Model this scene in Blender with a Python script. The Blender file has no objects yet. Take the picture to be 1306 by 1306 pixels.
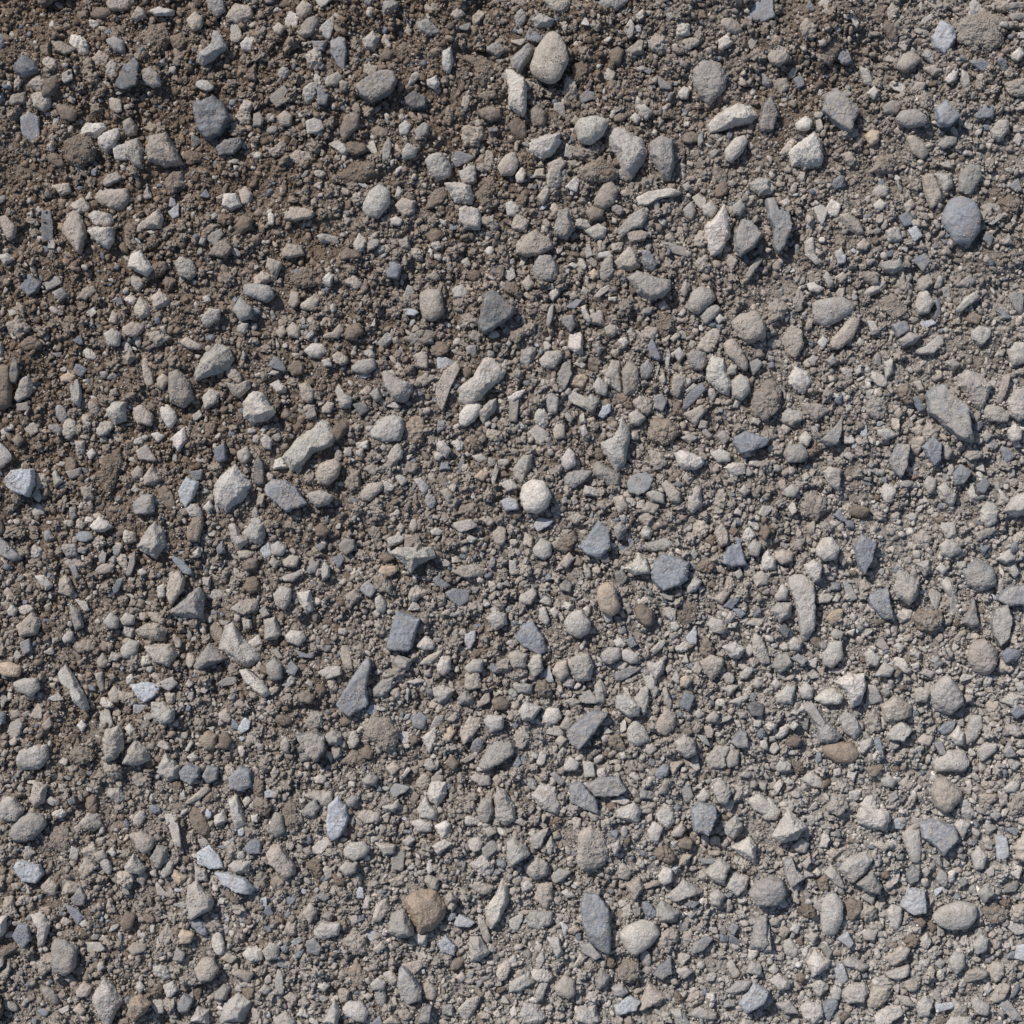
# Close-up of crushed gravel on dry soil: 300 stones traced one by one, loose gravel, soil grains.
import bpy, math
import numpy as np
S = 0.0005            # metres per photograph pixel (frame is 0.653 m wide)
HALF = 653.0
MARG = 110            # gravel continues this far (px) beyond the frame
RNG = np.random.default_rng(7)
scene = bpy.context.scene
COL = scene.collection

# Outlines of the stones, traced in sixteen tiles (tile origin in px; tile units are 330/1306 px).
# First letter: P pebble, R rounded stone, A angular chunk, F thin flake, C soil clod.
# Second letter: W off-white, L light grey, T beige, G mid grey, B brown, N warm brown, O orange-tan,
#                S blue-grey slate, D dark slate, V bluish white.
DATA = """
#0 0 0
CB 310,760 335,705 390,680 455,700 500,755 470,810 410,845 350,825 |* round dark brown clod
AW 410,660 435,625 520,625 540,650 485,700 415,685 | bright white angular chip
RL 500,700 545,665 600,650 610,680 590,740 540,775 505,745
AG 625,615 660,595 695,640 690,680 650,690 625,660
AL 640,720 700,705 730,760 725,850 695,850 635,790 | pale upright block
AT 760,690 840,675 880,740 925,830 830,840 755,820 745,760 |* dusty tapered beige chunk
RT 490,960 560,950 650,960 660,1010 620,1060 560,1060 510,1030 475,1000 |* flat-topped brownish oblong stone
RL 440,1090 480,1065 560,1080 580,1120 560,1150 490,1145
AL 450,1170 495,1150 580,1155 580,1220 550,1260 500,1230 | pale faceted chunk with pointed base
RT 370,1060 400,1060 430,1130 440,1190 410,1290 370,1240 315,1170 330,1130 | tapering beige stone
FD 215,1070 255,1060 270,1130 270,1220 215,1220 | narrow dark slate sliver
RT 10,1100 40,1090 90,1150 80,1200 50,1220 15,1160
PD 80,340 130,285 200,330 210,380 130,405 90,380
FD 590,440 640,350 700,310 715,340 700,440 630,460 | dark slate flake
RL 530,350 570,305 610,320 605,380 570,410 535,390
RL 720,370 770,350 810,390 820,440 780,450 725,420
PG 540,215 590,195 635,220 640,280 590,270
PT 165,490 210,460 260,480 265,540 230,570 180,545
PB 290,545 340,535 400,570 380,620 320,610
FS 110,600 150,570 200,600 200,700 170,735 115,680
AG 1000,290 1080,220 1080,165 1110,170 1150,250 1090,300 1030,340 |* knobbly mid-grey chunk
AD 980,530 1080,500 1140,540 1160,610 1120,690 1060,710 1000,660 990,590 |* rough dark slate chunk
AD 1095,750 1140,710 1220,700 1230,730 1180,780 1110,790
AW 1120,1040 1135,980 1195,980 1220,1040 1170,1065 | off-white square chip
RT 1205,960 1240,940 1275,980 1260,1040 1220,1030
CT 820,930 870,870 920,870 925,930 860,990
AT 735,1120 810,1060 830,1110 820,1160 740,1160
PB 1190,1150 1230,1090 1280,1110 1270,1160 1220,1190
RB 1050,1290 1100,1220 1150,1210 1180,1260 1140,1306
RT 530,10 580,-20 660,-20 690,10 620,60 560,50 | beige stone cut by the top edge
AT 665,95 700,35 735,60 740,90 690,110
PT 945,110 990,65 1030,100 1020,150 975,165
RL 1215,220 1250,180 1295,185 1270,260 1220,260
CT 700,180 770,120 830,130 860,200 820,250 740,240
RG 1045,10 1060,-10 1130,0 1140,60 1100,95 1060,60
AL 760,60 810,40 885,60 880,85 790,85
RT 1130,100 1190,10 1270,20 1280,90 1200,120
CT 465,300 500,255 560,280 550,330 490,340
#1 326 0
PT 205,50 240,5 285,30 285,70 240,105 215,90 | smooth beige oval pebble
PT 90,150 120,120 155,150 130,185 100,175
RG 215,170 250,110 310,85 320,130 290,180 240,200
AS 380,215 420,195 455,205 460,270 450,360 420,340 385,280 |* blue-grey slate post
AD 505,450 560,410 640,370 700,380 715,420 690,470 650,500 590,525 540,495 |* large dark slate wedge
AL 540,200 590,155 625,190 600,260 550,255
PB 620,290 660,250 700,270 680,310 640,315
RL 345,450 360,400 420,370 445,400 420,440 370,450
FS 320,460 350,440 375,490 360,540 320,540
FD 75,500 130,450 180,425 190,450 150,500 170,520 110,550
RL 760,460 790,380 825,350 830,395 800,430
AW 865,410 910,390 930,430 910,460 870,440
AD 755,500 800,465 860,500 860,550 790,560 760,530
RT 1030,570 1050,480 1080,455 1090,500 1070,560 1035,590
RB 1110,500 1150,465 1210,465 1220,500 1160,510
RB 1120,560 1180,535 1240,560 1240,600 1190,620 1140,600
CT 1040,640 1140,640 1160,690 1110,740 1060,740 1040,690
AL 940,270 985,250 1000,320 980,380 945,350
CB 1030,290 1140,290 1200,340 1200,400 1150,440 1110,400 1110,350
PB 430,660 450,590 500,570 530,590 520,650 450,720 435,700 | brown upright oval pebble
CB 580,650 630,630 680,660 660,700 600,700
PL 725,640 765,610 790,640 770,690 730,690
RG 805,670 850,630 885,640 870,690 820,720
FL 640,830 650,740 675,700 690,740 670,820
PL 740,780 770,730 820,760 810,800 750,815
RL 860,820 890,785 940,780 990,840 980,895 920,915 880,870 |* light grey stone with shaded flank
CB 410,880 480,830 560,810 620,820 610,890 560,920 450,930 |* long brown soil clod
PL 545,1040 580,970 625,935 680,970 680,1030 620,1110 570,1100 545,1070 |* flat grey leaf-shaped pebble
RT 705,1040 740,1000 805,1020 800,1080 750,1100
AL 700,1000 720,935 745,970 725,1010
PW 680,1110 710,1095 745,1115 730,1145 690,1140
AL 955,930 1000,925 1080,940 1100,1000 1090,1035 1010,1025 | pale flat slab
AL 1025,1060 1060,1040 1130,1060 1140,1110 1130,1160 1060,1155 1030,1120 |* pale cube-like chunk
RB 850,1050 900,960 950,940 975,980 940,1030 870,1060
CB 1110,980 1160,930 1200,960 1195,1040 1150,1080
CT 1080,830 1150,830 1165,760 1200,770 1200,850 1150,870
PT 1220,850 1260,790 1306,770 1330,830 1300,890 1240,890
RT 130,1080 170,1045 240,1050 300,1070 290,1100 200,1120 150,1110
PW 65,1090 80,1075 100,1095 95,1140 70,1140
AL 310,1190 340,1180 420,1200 425,1235 330,1225
RT 130,1270 160,1230 230,1240 250,1290 180,1306 140,1300
RB 425,1290 460,1255 530,1275 540,1306 430,1320
PT 110,595 150,560 190,590 180,640 130,640
AS -10,580 20,565 45,600 30,640 -10,640
CT 165,790 210,760 280,770 290,810 230,830 175,820
AG 810,120 870,105 940,175 870,190 830,170
AG 640,20 700,0 730,30 690,80 645,80
RT 980,90 1020,35 1060,80 1020,110
FS 740,30 765,80 775,120 755,100
PT 750,160 770,120 790,160 770,180
CT 850,40 890,0 940,20 920,60 870,70
AS 1170,650 1220,640 1225,665 1180,670
#2 652 0
PT 95,350 120,270 165,195 205,165 245,190 275,250 285,310 270,350 240,410 200,430 150,415 105,380 |* large smooth egg pebble
AG 0,300 40,260 95,205 120,250 90,310 40,370 5,350
AW -25,360 10,370 65,405 75,450 75,560 60,595 20,565 -10,540 -15,450 |* white knobbly upright chunk
RT 165,10 190,-20 290,-20 300,30 260,80 200,60 | beige stone cut by the top edge
AG 100,110 150,80 215,110 200,145 130,150
RG 420,20 460,-20 600,-20 590,20 530,65 450,60 | grey stone cut by the top edge
FL 565,160 600,105 620,140 610,190 590,205
AT 575,255 650,195 675,200 665,270 600,280
PB 490,260 540,235 570,260 550,325 505,325
PL 630,340 660,325 685,340 670,355 640,355
AD 735,380 810,430 810,455 750,450
PW 840,470 870,435 905,450 890,500 855,500
RG 910,360 960,310 1060,320 1100,380 1080,450 1000,530 950,490 920,430 |* large dusty half-buried pebble
AW 990,635 1040,580 1140,525 1210,540 1240,590 1210,620 1120,640 1010,670 |* long pale wedge-shaped chunk
PW 1075,760 1130,700 1180,685 1190,720 1160,780 1110,825 1080,810 |* cream oval pebble
AD 1245,640 1270,540 1306,490 1340,580 1320,660 1260,665 |* dark upright slate spike
FS 1185,110 1210,50 1250,0 1310,0 1320,100 1270,115
PL 320,650 345,610 430,595 490,625 460,690 400,740 340,720 |* dusty grey D-shaped pebble
AL 485,690 520,650 570,650 620,690 660,700 685,770 660,830 600,905 560,860 530,790 495,740 |* large mottled grey slab
AG 700,730 760,690 810,710 820,830 800,910 760,900 730,840 700,790 | tall sandy mid-grey slab
AL 90,730 150,695 245,680 245,730 200,790 150,805 100,770 |* pale ridged chip
RT 180,830 250,790 275,830 240,880 195,870
PW 20,890 55,845 75,880 60,925 30,925
CT 340,870 410,815 460,800 540,870 530,900 450,920 370,910
PT 420,1010 460,940 505,915 540,960 520,1030 460,1060 425,1040
PB 370,1070 410,1040 470,1065 460,1100 400,1120
AW 635,1000 690,970 800,955 855,975 840,990 740,1010 690,1040 640,1040 |* long thin white chunk
PL 370,1165 440,1130 485,1155 470,1200 420,1210
AG 540,1160 600,1090 670,1050 690,1090 660,1150 600,1170 550,1210
RT 580,1180 650,1160 700,1180 670,1215 600,1230
RT 20,1240 60,1190 130,1155 200,1200 210,1250 150,1290 80,1295 30,1280 |* broad beige dome-shaped stone
AW 975,1150 1020,1110 1070,1040 1095,1100 1100,1190 1060,1270 1010,1300 985,1240 |* white arrowhead-shaped chunk
AS 1125,1180 1160,1115 1210,1130 1255,1190 1220,1250 1150,1300 1125,1260 |* blue-grey slate nugget
PG 865,1060 910,1015 930,1070 910,1115 880,1100
PL 960,1050 1000,1020 1040,1060 1010,1105 970,1090
PL 1110,1050 1150,1015 1175,1060 1150,1100 1115,1090
AL 1195,930 1250,900 1306,910 1310,970 1250,990 1210,960
PL 860,940 890,920 910,950 880,970
AL 630,540 670,530 715,570 680,610 650,590
PB 515,590 550,570 585,590 560,615 520,615
PL -30,1030 0,1015 45,1050 20,1095 -20,1090
CB 310,330 380,290 430,330 370,410 310,410
AG 215,1170 240,1060 290,1060 320,1150 280,1210 230,1190
PL 595,600 625,570 655,600 630,630
PT 720,620 750,585 770,610 745,645
FG 730,1210 800,1230 900,1260 880,1300 790,1270
PL 440,1280 490,1270 520,1306 440,1306
PL 540,1300 590,1255 625,1280 600,1320
RT 465,370 500,330 530,370 510,420 480,410
FL 370,1270 395,1225 410,1290 380,1306
AG 940,700 970,650 970,720 945,740
AT 130,1000 180,930 200,980 160,1040
RB 80,560 130,530 180,570 170,640 110,640
RB -20,640 20,580 70,620 80,700 30,720
#3 976 0
AS 285,570 300,490 350,455 470,565 440,620 420,670 350,630 |* large blue-grey slate square
AW 115,760 190,710 245,670 275,720 290,800 270,840 200,850 135,840 120,790 |* large white angular block
RT 65,780 120,710 155,690 150,720 110,790
PW 145,630 200,590 235,620 220,660 160,665
PG 645,610 680,570 750,560 810,600 800,640 720,655 670,640 |* dusty grey oval pebble
AS 845,560 895,520 970,600 920,645 870,650 850,600 | blue-grey slate lump
FS 1045,590 1100,540 1140,550 1140,600 1060,605
AV 835,190 880,115 950,150 955,200 900,280 860,250 840,220 |* bluish-white angular block
PT 705,700 740,685 790,720 820,780 790,810 740,780 | beige leaning oval pebble
PO 500,690 530,655 575,665 570,715 530,740
PG 860,740 910,690 965,690 960,730 900,755
RL 1135,660 1170,610 1220,610 1225,660 1180,715 1145,700
PS 885,1090 920,1020 975,1000 1040,1020 1075,1090 1070,1170 1020,1235 950,1235 920,1180 890,1140 |* large round flat blue-grey pebble
RG 970,880 1030,830 1095,830 1090,900 1030,990 975,970 | pale sandy lump
AT 785,900 830,880 880,960 880,1020 830,1060 795,980
PL 535,970 570,935 620,950 610,1000 560,1005
PW 535,1040 570,1010 600,1040 580,1070 545,1065
AT 370,1090 410,1080 470,1130 490,1180 460,1190 400,1150
FV 710,1170 750,1145 785,1195 745,1225
PT 660,330 690,280 740,265 785,305 740,350 700,370 665,350 | beige fan-shaped pebble
PW 900,410 940,350 970,355 955,410 920,430
RL 980,410 985,350 1020,370 1030,440 1000,460
PW 1225,290 1270,250 1290,290 1260,325 1230,315
CT 970,130 1020,80 1130,60 1200,110 1190,220 1120,270 1040,230 980,210 |* big beige soil clod
RT 10,290 60,225 110,250 120,300 70,340 20,330
RL 475,330 510,320 550,390 545,430 500,420
AW 510,470 550,435 575,460 550,505
PG 590,540 640,505 685,530 670,580 600,575
FW 405,75 430,65 465,130 450,155
FL 770,130 800,90 850,65 845,90 790,130
AS 0,1020 40,1010 60,1070 110,1080 130,1140 90,1240 60,1280 35,1240 40,1160 10,1110 |* jagged blue-grey slate strip
RL 195,1220 235,1200 250,1290 220,1306 195,1280
PL 345,1280 380,1250 400,1306 350,1306
CT 530,870 580,790 650,780 640,880
RT 720,470 760,415 810,420 790,470
PW -20,950 20,915 50,950 30,980 -10,985
AL 850,880 930,880 945,940 900,980
FL 1115,1130 1180,1080 1195,1100 1140,1140
PT 455,1240 490,1210 520,1240 500,1270 460,1265
FT 615,60 640,10 665,40 630,150
FS 1010,320 1080,310 1150,340 1090,370
FS 1210,940 1270,905 1290,970 1250,965
CT 160,150 200,110 250,150 240,210 180,200
PT 790,350 850,330 890,360 840,390
FW 1255,180 1306,170 1306,205 1265,205
FL 870,830 920,815 945,850 920,850
CB 1170,1030 1220,970 1290,1000 1280,1060 1210,1090
CT 1200,430 1260,400 1306,410 1306,490 1230,490
PT 690,1040 730,1005 755,1040 710,1090
AS 140,400 180,380 200,430 165,450
RT 30,400 110,390 130,440 80,480
AS 1090,1210 1110,1170 1150,1200 1130,1250
AG 1190,1240 1220,1180 1245,1240
CT 270,240 350,180 390,230 320,330 270,310
CT 380,780 430,760 465,810 430,840
AG 1215,20 1310,12 1340,48 1222,55
AG 1225,82 1335,72 1340,112 1230,112
AT 1228,132 1335,124 1335,152 1235,152
#4 0 326
AW 655,60 670,0 720,-20 780,70 750,110 710,90 |* white roof-shaped chunk
RL 665,100 710,110 730,150 700,185 665,150
RL 885,40 910,0 980,30 1000,90 960,125 910,100 | light grey lumpy stone
AS 100,165 150,90 210,140 190,180 150,205
AT 685,270 715,210 770,260 765,310 720,320 690,305
PW 1025,215 1060,200 1070,235 1040,240
RL 845,240 915,235 915,255 850,255
PG 1180,280 1220,210 1280,270 1270,320 1220,335
PL 1200,360 1230,340 1260,345 1240,400 1210,390
RL 1020,330 1060,270 1120,280 1110,330 1050,370
PT 915,440 950,415 1030,460 1020,480 960,475
AL 985,610 1010,550 1040,500 1100,450 1160,470 1180,530 1150,580 1080,605 1000,630 |* pale fan-shaped slab
PL 530,400 580,370 620,400 610,460 560,460
AD 65,600 80,515 105,520 110,600 95,650 70,640
AL 85,720 110,630 150,610 180,670 160,710 100,740 | pale steep chunk
FS 90,750 150,740 155,780 100,785
RB -40,590 0,560 60,560 70,620 60,760 0,800 -40,780 |* brown stone cut by the left edge
AG 360,650 400,630 420,700 410,770 370,740
PO 310,610 350,590 390,610 370,640 315,640
RT 720,520 750,520 780,610 780,660 740,670 725,600
PT 800,620 840,590 860,630 830,680 800,660
AG 860,590 900,570 960,640 980,720 930,770 870,740 860,680
AL 1140,640 1200,650 1260,630 1265,670 1210,720 1180,700
RL 1020,720 1060,670 1115,690 1100,740 1040,780
AL 545,780 580,740 640,740 640,830 590,850 550,810
RT 675,770 720,755 775,800 770,860 700,850 680,810 |* blunt beige stone
PW 810,770 850,750 890,790 900,830 860,880 820,820
AW 870,920 935,865 950,930 905,990 880,960 |* white kite-shaped chunk
AG 245,850 310,855 325,890 300,910 255,880
PB 65,930 100,895 130,930 100,970
AS 1090,970 1140,950 1150,1030 1110,1045 1090,1020
RL 1200,990 1250,960 1270,1010 1240,1060 1205,1030
AV 45,1130 75,1085 180,1080 185,1150 150,1215 90,1195 50,1165 |* smooth bluish-white block
AL 270,1100 285,1085 325,1140 280,1170
CB 490,1090 540,985 610,970 620,1060 590,1150 540,1220 500,1160 |* tall brown leaf-shaped clod
AL 1090,1160 1130,1100 1190,1060 1230,1100 1270,1160 1230,1230 1150,1290 1090,1260 1085,1200 |* large light grey shield-shaped chunk
PW 1030,1270 1065,1235 1085,1270 1060,1300
AV 910,1190 950,1120 1010,1150 990,1210 950,1270 920,1240
RB 800,1180 840,1155 890,1220 890,1280 850,1290 810,1230
AS 680,1260 720,1210 780,1210 790,1290 740,1306 690,1300
AT 725,1120 770,1060 820,1130 780,1160 730,1160
PT 660,1100 700,1060 725,1080 720,1120 680,1130
PW 440,1000 470,970 490,1000 460,1035
RL 155,1290 190,1250 240,1270 220,1306 160,1320
CB 390,220 420,170 480,150 490,190 440,230
FW 440,290 480,265 495,290 465,315
AG 270,190 320,165 350,200 310,235
AT 620,510 660,475 690,515 650,555
PT 555,340 575,280 605,300 595,350
AG 335,1090 410,1070 415,1110 360,1130
PW 760,900 800,890 835,910 800,945
CT 750,400 820,380 870,420 800,470
FW 960,820 1010,780 1025,810 990,835
CT 30,350 100,310 160,370 100,420
CB 410,1170 470,1150 480,1230 430,1240
AS 960,1090 1030,1080 1020,1130 980,1140
AL -10,0 40,-10 80,20 30,55
FS 590,225 620,215 630,250 600,250
#5 326 326
AW -55,740 -5,690 40,695 70,750 105,790 60,830 0,845 -50,820 |* white angular pyramid
PW 245,480 290,445 345,450 365,490 330,520 280,515 |* white lens-shaped pebble
PT 830,190 870,170 935,175 950,290 900,330 850,320 830,260 |* sandy beige square pebble
AD 1125,350 1150,240 1165,190 1200,180 1306,270 1300,300 1220,360 1160,400 1130,380 |* dark slate triangle with sandy face
AW 1030,670 1100,610 1150,530 1190,510 1260,590 1240,630 1170,680 1130,730 1060,755 1030,720 |* white bone-shaped chunk
PW 1030,800 1060,755 1130,740 1140,770 1110,830 1060,865 1030,850
AL 1115,790 1180,730 1215,725 1210,780 1150,850
AL 140,1020 220,920 330,840 370,850 415,920 380,960 290,1000 240,1060 190,1085 |* long pale ribbed block
PT 305,1100 330,1050 410,1025 435,1060 420,1110 370,1160 320,1150 |* cream rounded pebble
AS 60,1160 90,1135 160,1140 215,1180 260,1250 160,1290 100,1240 65,1210 |* slate triangle flake
AL 265,1200 330,1185 400,1215 370,1255 320,1270 280,1240
PT 530,1200 570,1150 650,1145 640,1180 580,1240 540,1235 | smooth beige slanting pebble
CN 745,850 790,790 840,800 865,870 850,930 800,965 745,930 |* round brown soil clod
RL 580,890 620,830 690,800 740,820 750,880 730,930 660,945 590,920 | sandy light grey lump
FT 910,680 950,590 1020,540 1030,580 980,680 945,780 920,760 |* beige blade-shaped flake
AG 640,600 660,585 720,620 790,650 790,690 760,740 700,730 660,670 |* grey tooth-shaped chunk
AL 405,690 420,645 450,690 490,720 480,770 430,770
AW 340,120 380,85 400,105 380,165 350,140 | bright white pointed chip
PB 450,400 470,355 530,345 550,390 500,430 460,425
PT 160,370 190,335 230,370 220,420 170,410
PT 100,390 140,350 160,390 130,420
PT 225,250 290,205 325,230 300,280 240,275
RT 165,240 180,180 220,185 225,240 190,270
PG -60,150 0,145 80,160 100,210 60,240 0,220 -50,200
AS 660,80 700,35 740,60 720,120 670,115
RT 860,110 910,70 935,110 910,130
RL 990,170 1040,140 1080,175 1060,215 1000,220
FV 745,270 800,270 825,290 800,305 760,300
CG 750,420 840,370 910,390 890,440 820,460
PL 480,570 520,530 600,520 610,570 560,600 500,590
PT 335,770 370,730 400,750 380,795 340,795
AW 910,945 950,935 990,985 960,1020 920,985
FS 1010,1100 1050,985 1055,1040 1030,1120
FW 1190,1130 1215,1040 1225,1090 1200,1170
PL 1085,1010 1140,1000 1175,1030 1130,1045
RT 800,500 840,485 870,510 870,570 830,570 810,540
RL 1225,1150 1270,1130 1306,1140 1330,1170 1270,1190
AV 1240,1240 1270,1220 1320,1230 1330,1280 1260,1290
PT 935,1190 970,1170 1000,1210 970,1250
CB 455,1140 480,1080 530,1080 530,1170 480,1195
CB 540,1080 590,1045 640,1080 600,1110
CB 720,1080 770,1040 830,1050 800,1100 740,1110
FS 70,560 100,510 140,540 165,590 120,580
PL 60,600 90,580 130,590 100,605
RL 335,530 380,520 390,560 350,565
AW 250,420 290,375 300,400 270,430
PT 340,400 390,390 430,340 450,380 420,420 350,420
PL 30,930 60,905 90,930 80,980 50,975
AD -5,1060 20,1010 45,1050 45,1150 0,1150
CB 1010,1306 1040,1260 1100,1250 1120,1306
RL 700,1115 730,1105 775,1135 740,1165
RT 220,650 260,640 300,680 290,740 240,740
CT 180,110 260,50 310,90 300,160 200,150
CT 440,140 490,100 540,140 520,180
PT 1035,30 1070,5 1090,50 1060,60
CT 790,640 860,590 910,620 850,660
AG 575,700 620,665 640,720 610,740
AD 490,750 550,740 580,780 530,810
AS 250,800 300,765 310,810 270,830
PB 1040,580 1070,560 1095,590 1060,625
AL 800,1130 840,1120 880,1170 850,1210
PO 1100,1120 1140,1080 1180,1100 1150,1140
RB 160,570 200,530 250,550 240,600 190,610
CB 1070,420 1100,370 1140,400 1130,450
RT 420,0 480,-10 530,10 490,30
FW 580,360 605,315 605,355
#6 652 326
PW 45,1220 60,1160 110,1130 170,1145 200,1210 180,1270 130,1300 70,1290 |* round white pebble
RG 110,60 140,0 200,0 240,60 230,120 180,140 120,120 | dark dusty grey round stone
AG 585,115 640,85 720,110 795,130 800,170 760,210 700,230 640,190 |* mid-grey wedge with shaded underside
PL 890,240 910,190 960,155 1010,180 1030,220 990,260 940,300 900,280 |* smooth light grey egg pebble
PG 950,310 980,265 1030,250 1055,270 1030,310 980,350
RT 1105,340 1150,300 1230,280 1280,370 1280,420 1200,450 1150,420 1120,370 |* sandy cracked beige stone
RT 930,480 960,420 1020,360 1055,370 1050,430 1000,490
PT 1065,450 1110,420 1160,480 1190,550 1180,595 1130,550 1080,500 | long smooth beige pebble
AG 885,500 920,475 980,490 990,540 960,580 910,570
AL 990,560 1010,510 1070,520 1085,580 1110,660 1090,700 1050,690 1010,650 985,620 |* pale lumpy upright chunk
AL 1085,580 1110,545 1140,560 1130,600 1090,605
PL 1105,640 1150,600 1195,630 1200,690 1160,735 1115,710 | smooth light grey pebble
AW 285,465 295,400 350,385 360,400 360,500 320,490
PL 140,530 180,485 250,480 260,510 220,570 160,570 |* flat light grey half-moon pebble
AD 235,600 260,550 300,530 305,600 270,680 240,660
RL 310,545 340,525 380,550 360,570
AL 475,600 510,530 545,540 555,620 555,700 490,650 |* pale split boulder
RT 555,590 590,530 640,560 645,640 630,710 570,710
CN 720,340 745,280 800,310 820,370 780,415 720,400 | beige-brown cube-like clod
CN 695,870 720,825 810,830 845,870 820,930 760,960 700,920 |* brown ball-like clod
CB 1215,700 1260,645 1320,625 1360,680 1340,780 1280,830 1220,810 |* large brown earth clod
AL 455,945 510,920 540,880 555,810 590,870 595,930 580,1000 570,1060 530,1085 490,1030 465,990 |* pale bottle-shaped chunk
RT 610,740 650,700 710,725 710,790 680,810 630,770
PL 590,800 630,780 680,820 640,860 600,850
AS 720,710 760,695 785,740 760,790 720,770
AS 685,460 710,415 755,520 740,530 700,510
AV 440,810 460,760 500,750 500,790 460,825
PL 410,660 440,610 490,660 480,710 430,700
RG 165,720 200,690 240,720 230,800 190,800
PT 210,880 240,825 270,850 270,920 220,930
PW 345,870 370,850 390,900 360,920
PW 255,1020 290,970 320,1000 325,1060 280,1085 255,1060
RG 265,1120 310,1075 410,1090 380,1130 310,1180 270,1160 | long mid-grey spindle stone
AG 415,1050 440,1040 550,1110 545,1160 490,1165 415,1100 |* mid-grey brick-like chunk
FS 585,1140 620,1105 680,1095 710,1130 690,1180 640,1210 590,1190 | flat blue-grey slate disc
AL 670,1200 710,1180 770,1205 770,1250 710,1240
RT 750,1150 780,1130 850,1200 850,1250 800,1240
AW 820,1000 860,985 960,1020 970,1050 930,1080 870,1080 840,1050 |* white crumbly tooth-shaped chunk
PL 1000,1000 1050,975 1105,1000 1100,1040 1040,1045
AW 1070,1070 1110,1045 1175,1050 1180,1100 1120,1120 | bright white angular chip
AS 1120,920 1180,890 1290,930 1280,960 1200,990 1150,1000 1115,950
AL 890,1230 920,1155 955,1170 960,1260 910,1300 890,1280
PL 1140,1190 1170,1155 1200,1190 1170,1215
AL 5,1080 60,1010 105,1005 100,1070 50,1150 20,1120
FL 410,215 450,170 520,135 500,170 440,215
AL 175,340 190,270 215,240 210,310 190,370
AW 340,265 375,250 405,330 395,345 370,320
FS 270,260 330,220 360,230 320,270
AG 250,310 310,300 325,350 300,390 260,350
AL 850,180 875,130 905,150 875,215
FS 860,780 890,700 960,640 980,680 930,730 870,790
AL 870,800 960,755 985,780 930,860
PL 815,490 850,460 880,500 850,540
PT 470,370 500,340 540,360 520,410 480,400
PO 390,90 420,65 440,100 410,125
FL 880,680 920,645 940,655 890,695
AD -10,730 40,715 30,840 -10,840
AW -20,720 20,690 75,675 50,715 10,740
AT 520,40 570,-20 630,-10 645,60 600,80 540,70
CT 700,980 750,990 790,1050 740,1080 700,1060
PT 290,200 320,180 340,210 310,225
PT 50,140 90,95 120,150 80,180
AG 660,270 720,260 700,300 650,300
PL 735,250 770,220 795,260 760,280
PW 535,430 570,405 595,440 570,470
RT 500,490 530,440 555,480 530,520
CB 385,520 420,470 450,530 440,590 395,580
AG 410,450 440,430 465,470 440,510
FL 720,640 740,540 750,560 720,650
AT 740,620 770,590 780,640 760,660
PL 765,670 780,650 795,680 775,700
PL 775,530 790,440 805,500 790,590
AT 800,690 820,600 880,600 880,640 840,720
RG 650,560 690,520 720,570 680,640 650,620
PL 1025,320 1050,295 1075,325 1045,350
PT 800,420 830,390 855,405 820,435
AS 1190,550 1240,520 1270,550 1220,610
CB 1180,470 1250,455 1280,510 1220,520
PL 260,810 285,790 315,820 300,850
RG 350,760 400,700 450,730 410,800
AL 855,920 900,900 940,920 900,950
RG 1030,910 1070,880 1110,920 1070,960
PL 860,1120 880,1090 900,1130 880,1150
PT 510,1220 560,1210 590,1270 540,1306
RT 640,1290 690,1240 750,1260 720,1306
AL 1170,100 1240,10 1270,20 1200,120
RT 1080,30 1110,0 1140,30 1110,90
#7 976 326
PL 240,290 240,235 340,210 400,215 460,260 430,290 370,330 300,360 245,330 |* large pale teardrop pebble
PT 320,465 330,430 400,350 450,285 490,295 465,370 440,420 370,475 |* long leaning beige pebble
RT 80,420 130,350 180,380 190,460 150,520 110,510
AW 120,610 150,565 210,590 235,640 190,700 150,680 120,650 |* cream flat-topped chunk
PL 260,440 290,405 320,430 290,475
PW 205,145 240,135 290,165 270,190 220,180
PW 750,260 770,190 810,180 845,240 820,290 770,300 |* white pebble hugged by slate
FV 775,335 840,325 860,345 810,365 780,355
FS 850,210 880,230 885,300 860,330 845,320 865,270
RL 750,480 800,460 870,400 900,400 890,450 840,500 770,500
RL 1030,390 1070,360 1140,370 1120,420 1080,460 1040,430
AL 970,610 1010,585 1070,600 1135,660 1110,720 1080,790 1030,740 975,660 | pale sandy axe-shaped chunk
AS 800,720 830,680 890,665 940,720 1000,760 1010,840 1030,940 970,930 900,870 820,800 |* large pointed slate slab
RL 1090,790 1110,755 1180,765 1220,800 1210,840 1130,840 1095,820 |* pale oblong loaf-shaped stone
PW 1210,890 1250,845 1285,880 1280,930 1230,940 | off-white ball-like pebble
RT 1150,740 1190,600 1230,590 1210,680 1180,760
CG 510,760 530,710 600,690 620,750 600,810 560,830 515,800
FS 715,720 760,715 805,780 780,800
PT 640,800 670,765 690,800 665,830
AL 75,800 110,775 200,790 190,830 130,860 85,840
AT 170,740 270,750 325,780 250,840 200,800
AS 275,930 340,870 385,815 380,880 360,950 310,960 |* blue-grey slate arrow tip
PW 165,920 200,885 230,920 210,965 170,950
PG 80,1000 110,960 180,950 215,1000 190,1040 110,1045 | dusty mid-grey oval pebble
AL 285,1090 330,1070 375,1080 370,1190 320,1160
PL 90,1180 130,1155 170,1185 140,1220 100,1215
CT 170,1250 230,1195 300,1220 310,1290 250,1330 180,1310
FW 110,1270 140,1235 155,1290 130,1310
AL 560,880 620,875 660,910 600,935 565,910
AS 625,1030 660,950 720,960 710,1060 680,1120 640,1080
AS 780,970 830,920 875,950 870,1030 840,1060
PG 885,970 910,945 935,990 910,1035 885,1010
RL 575,1180 610,1145 660,1180 640,1250 600,1250
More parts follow.
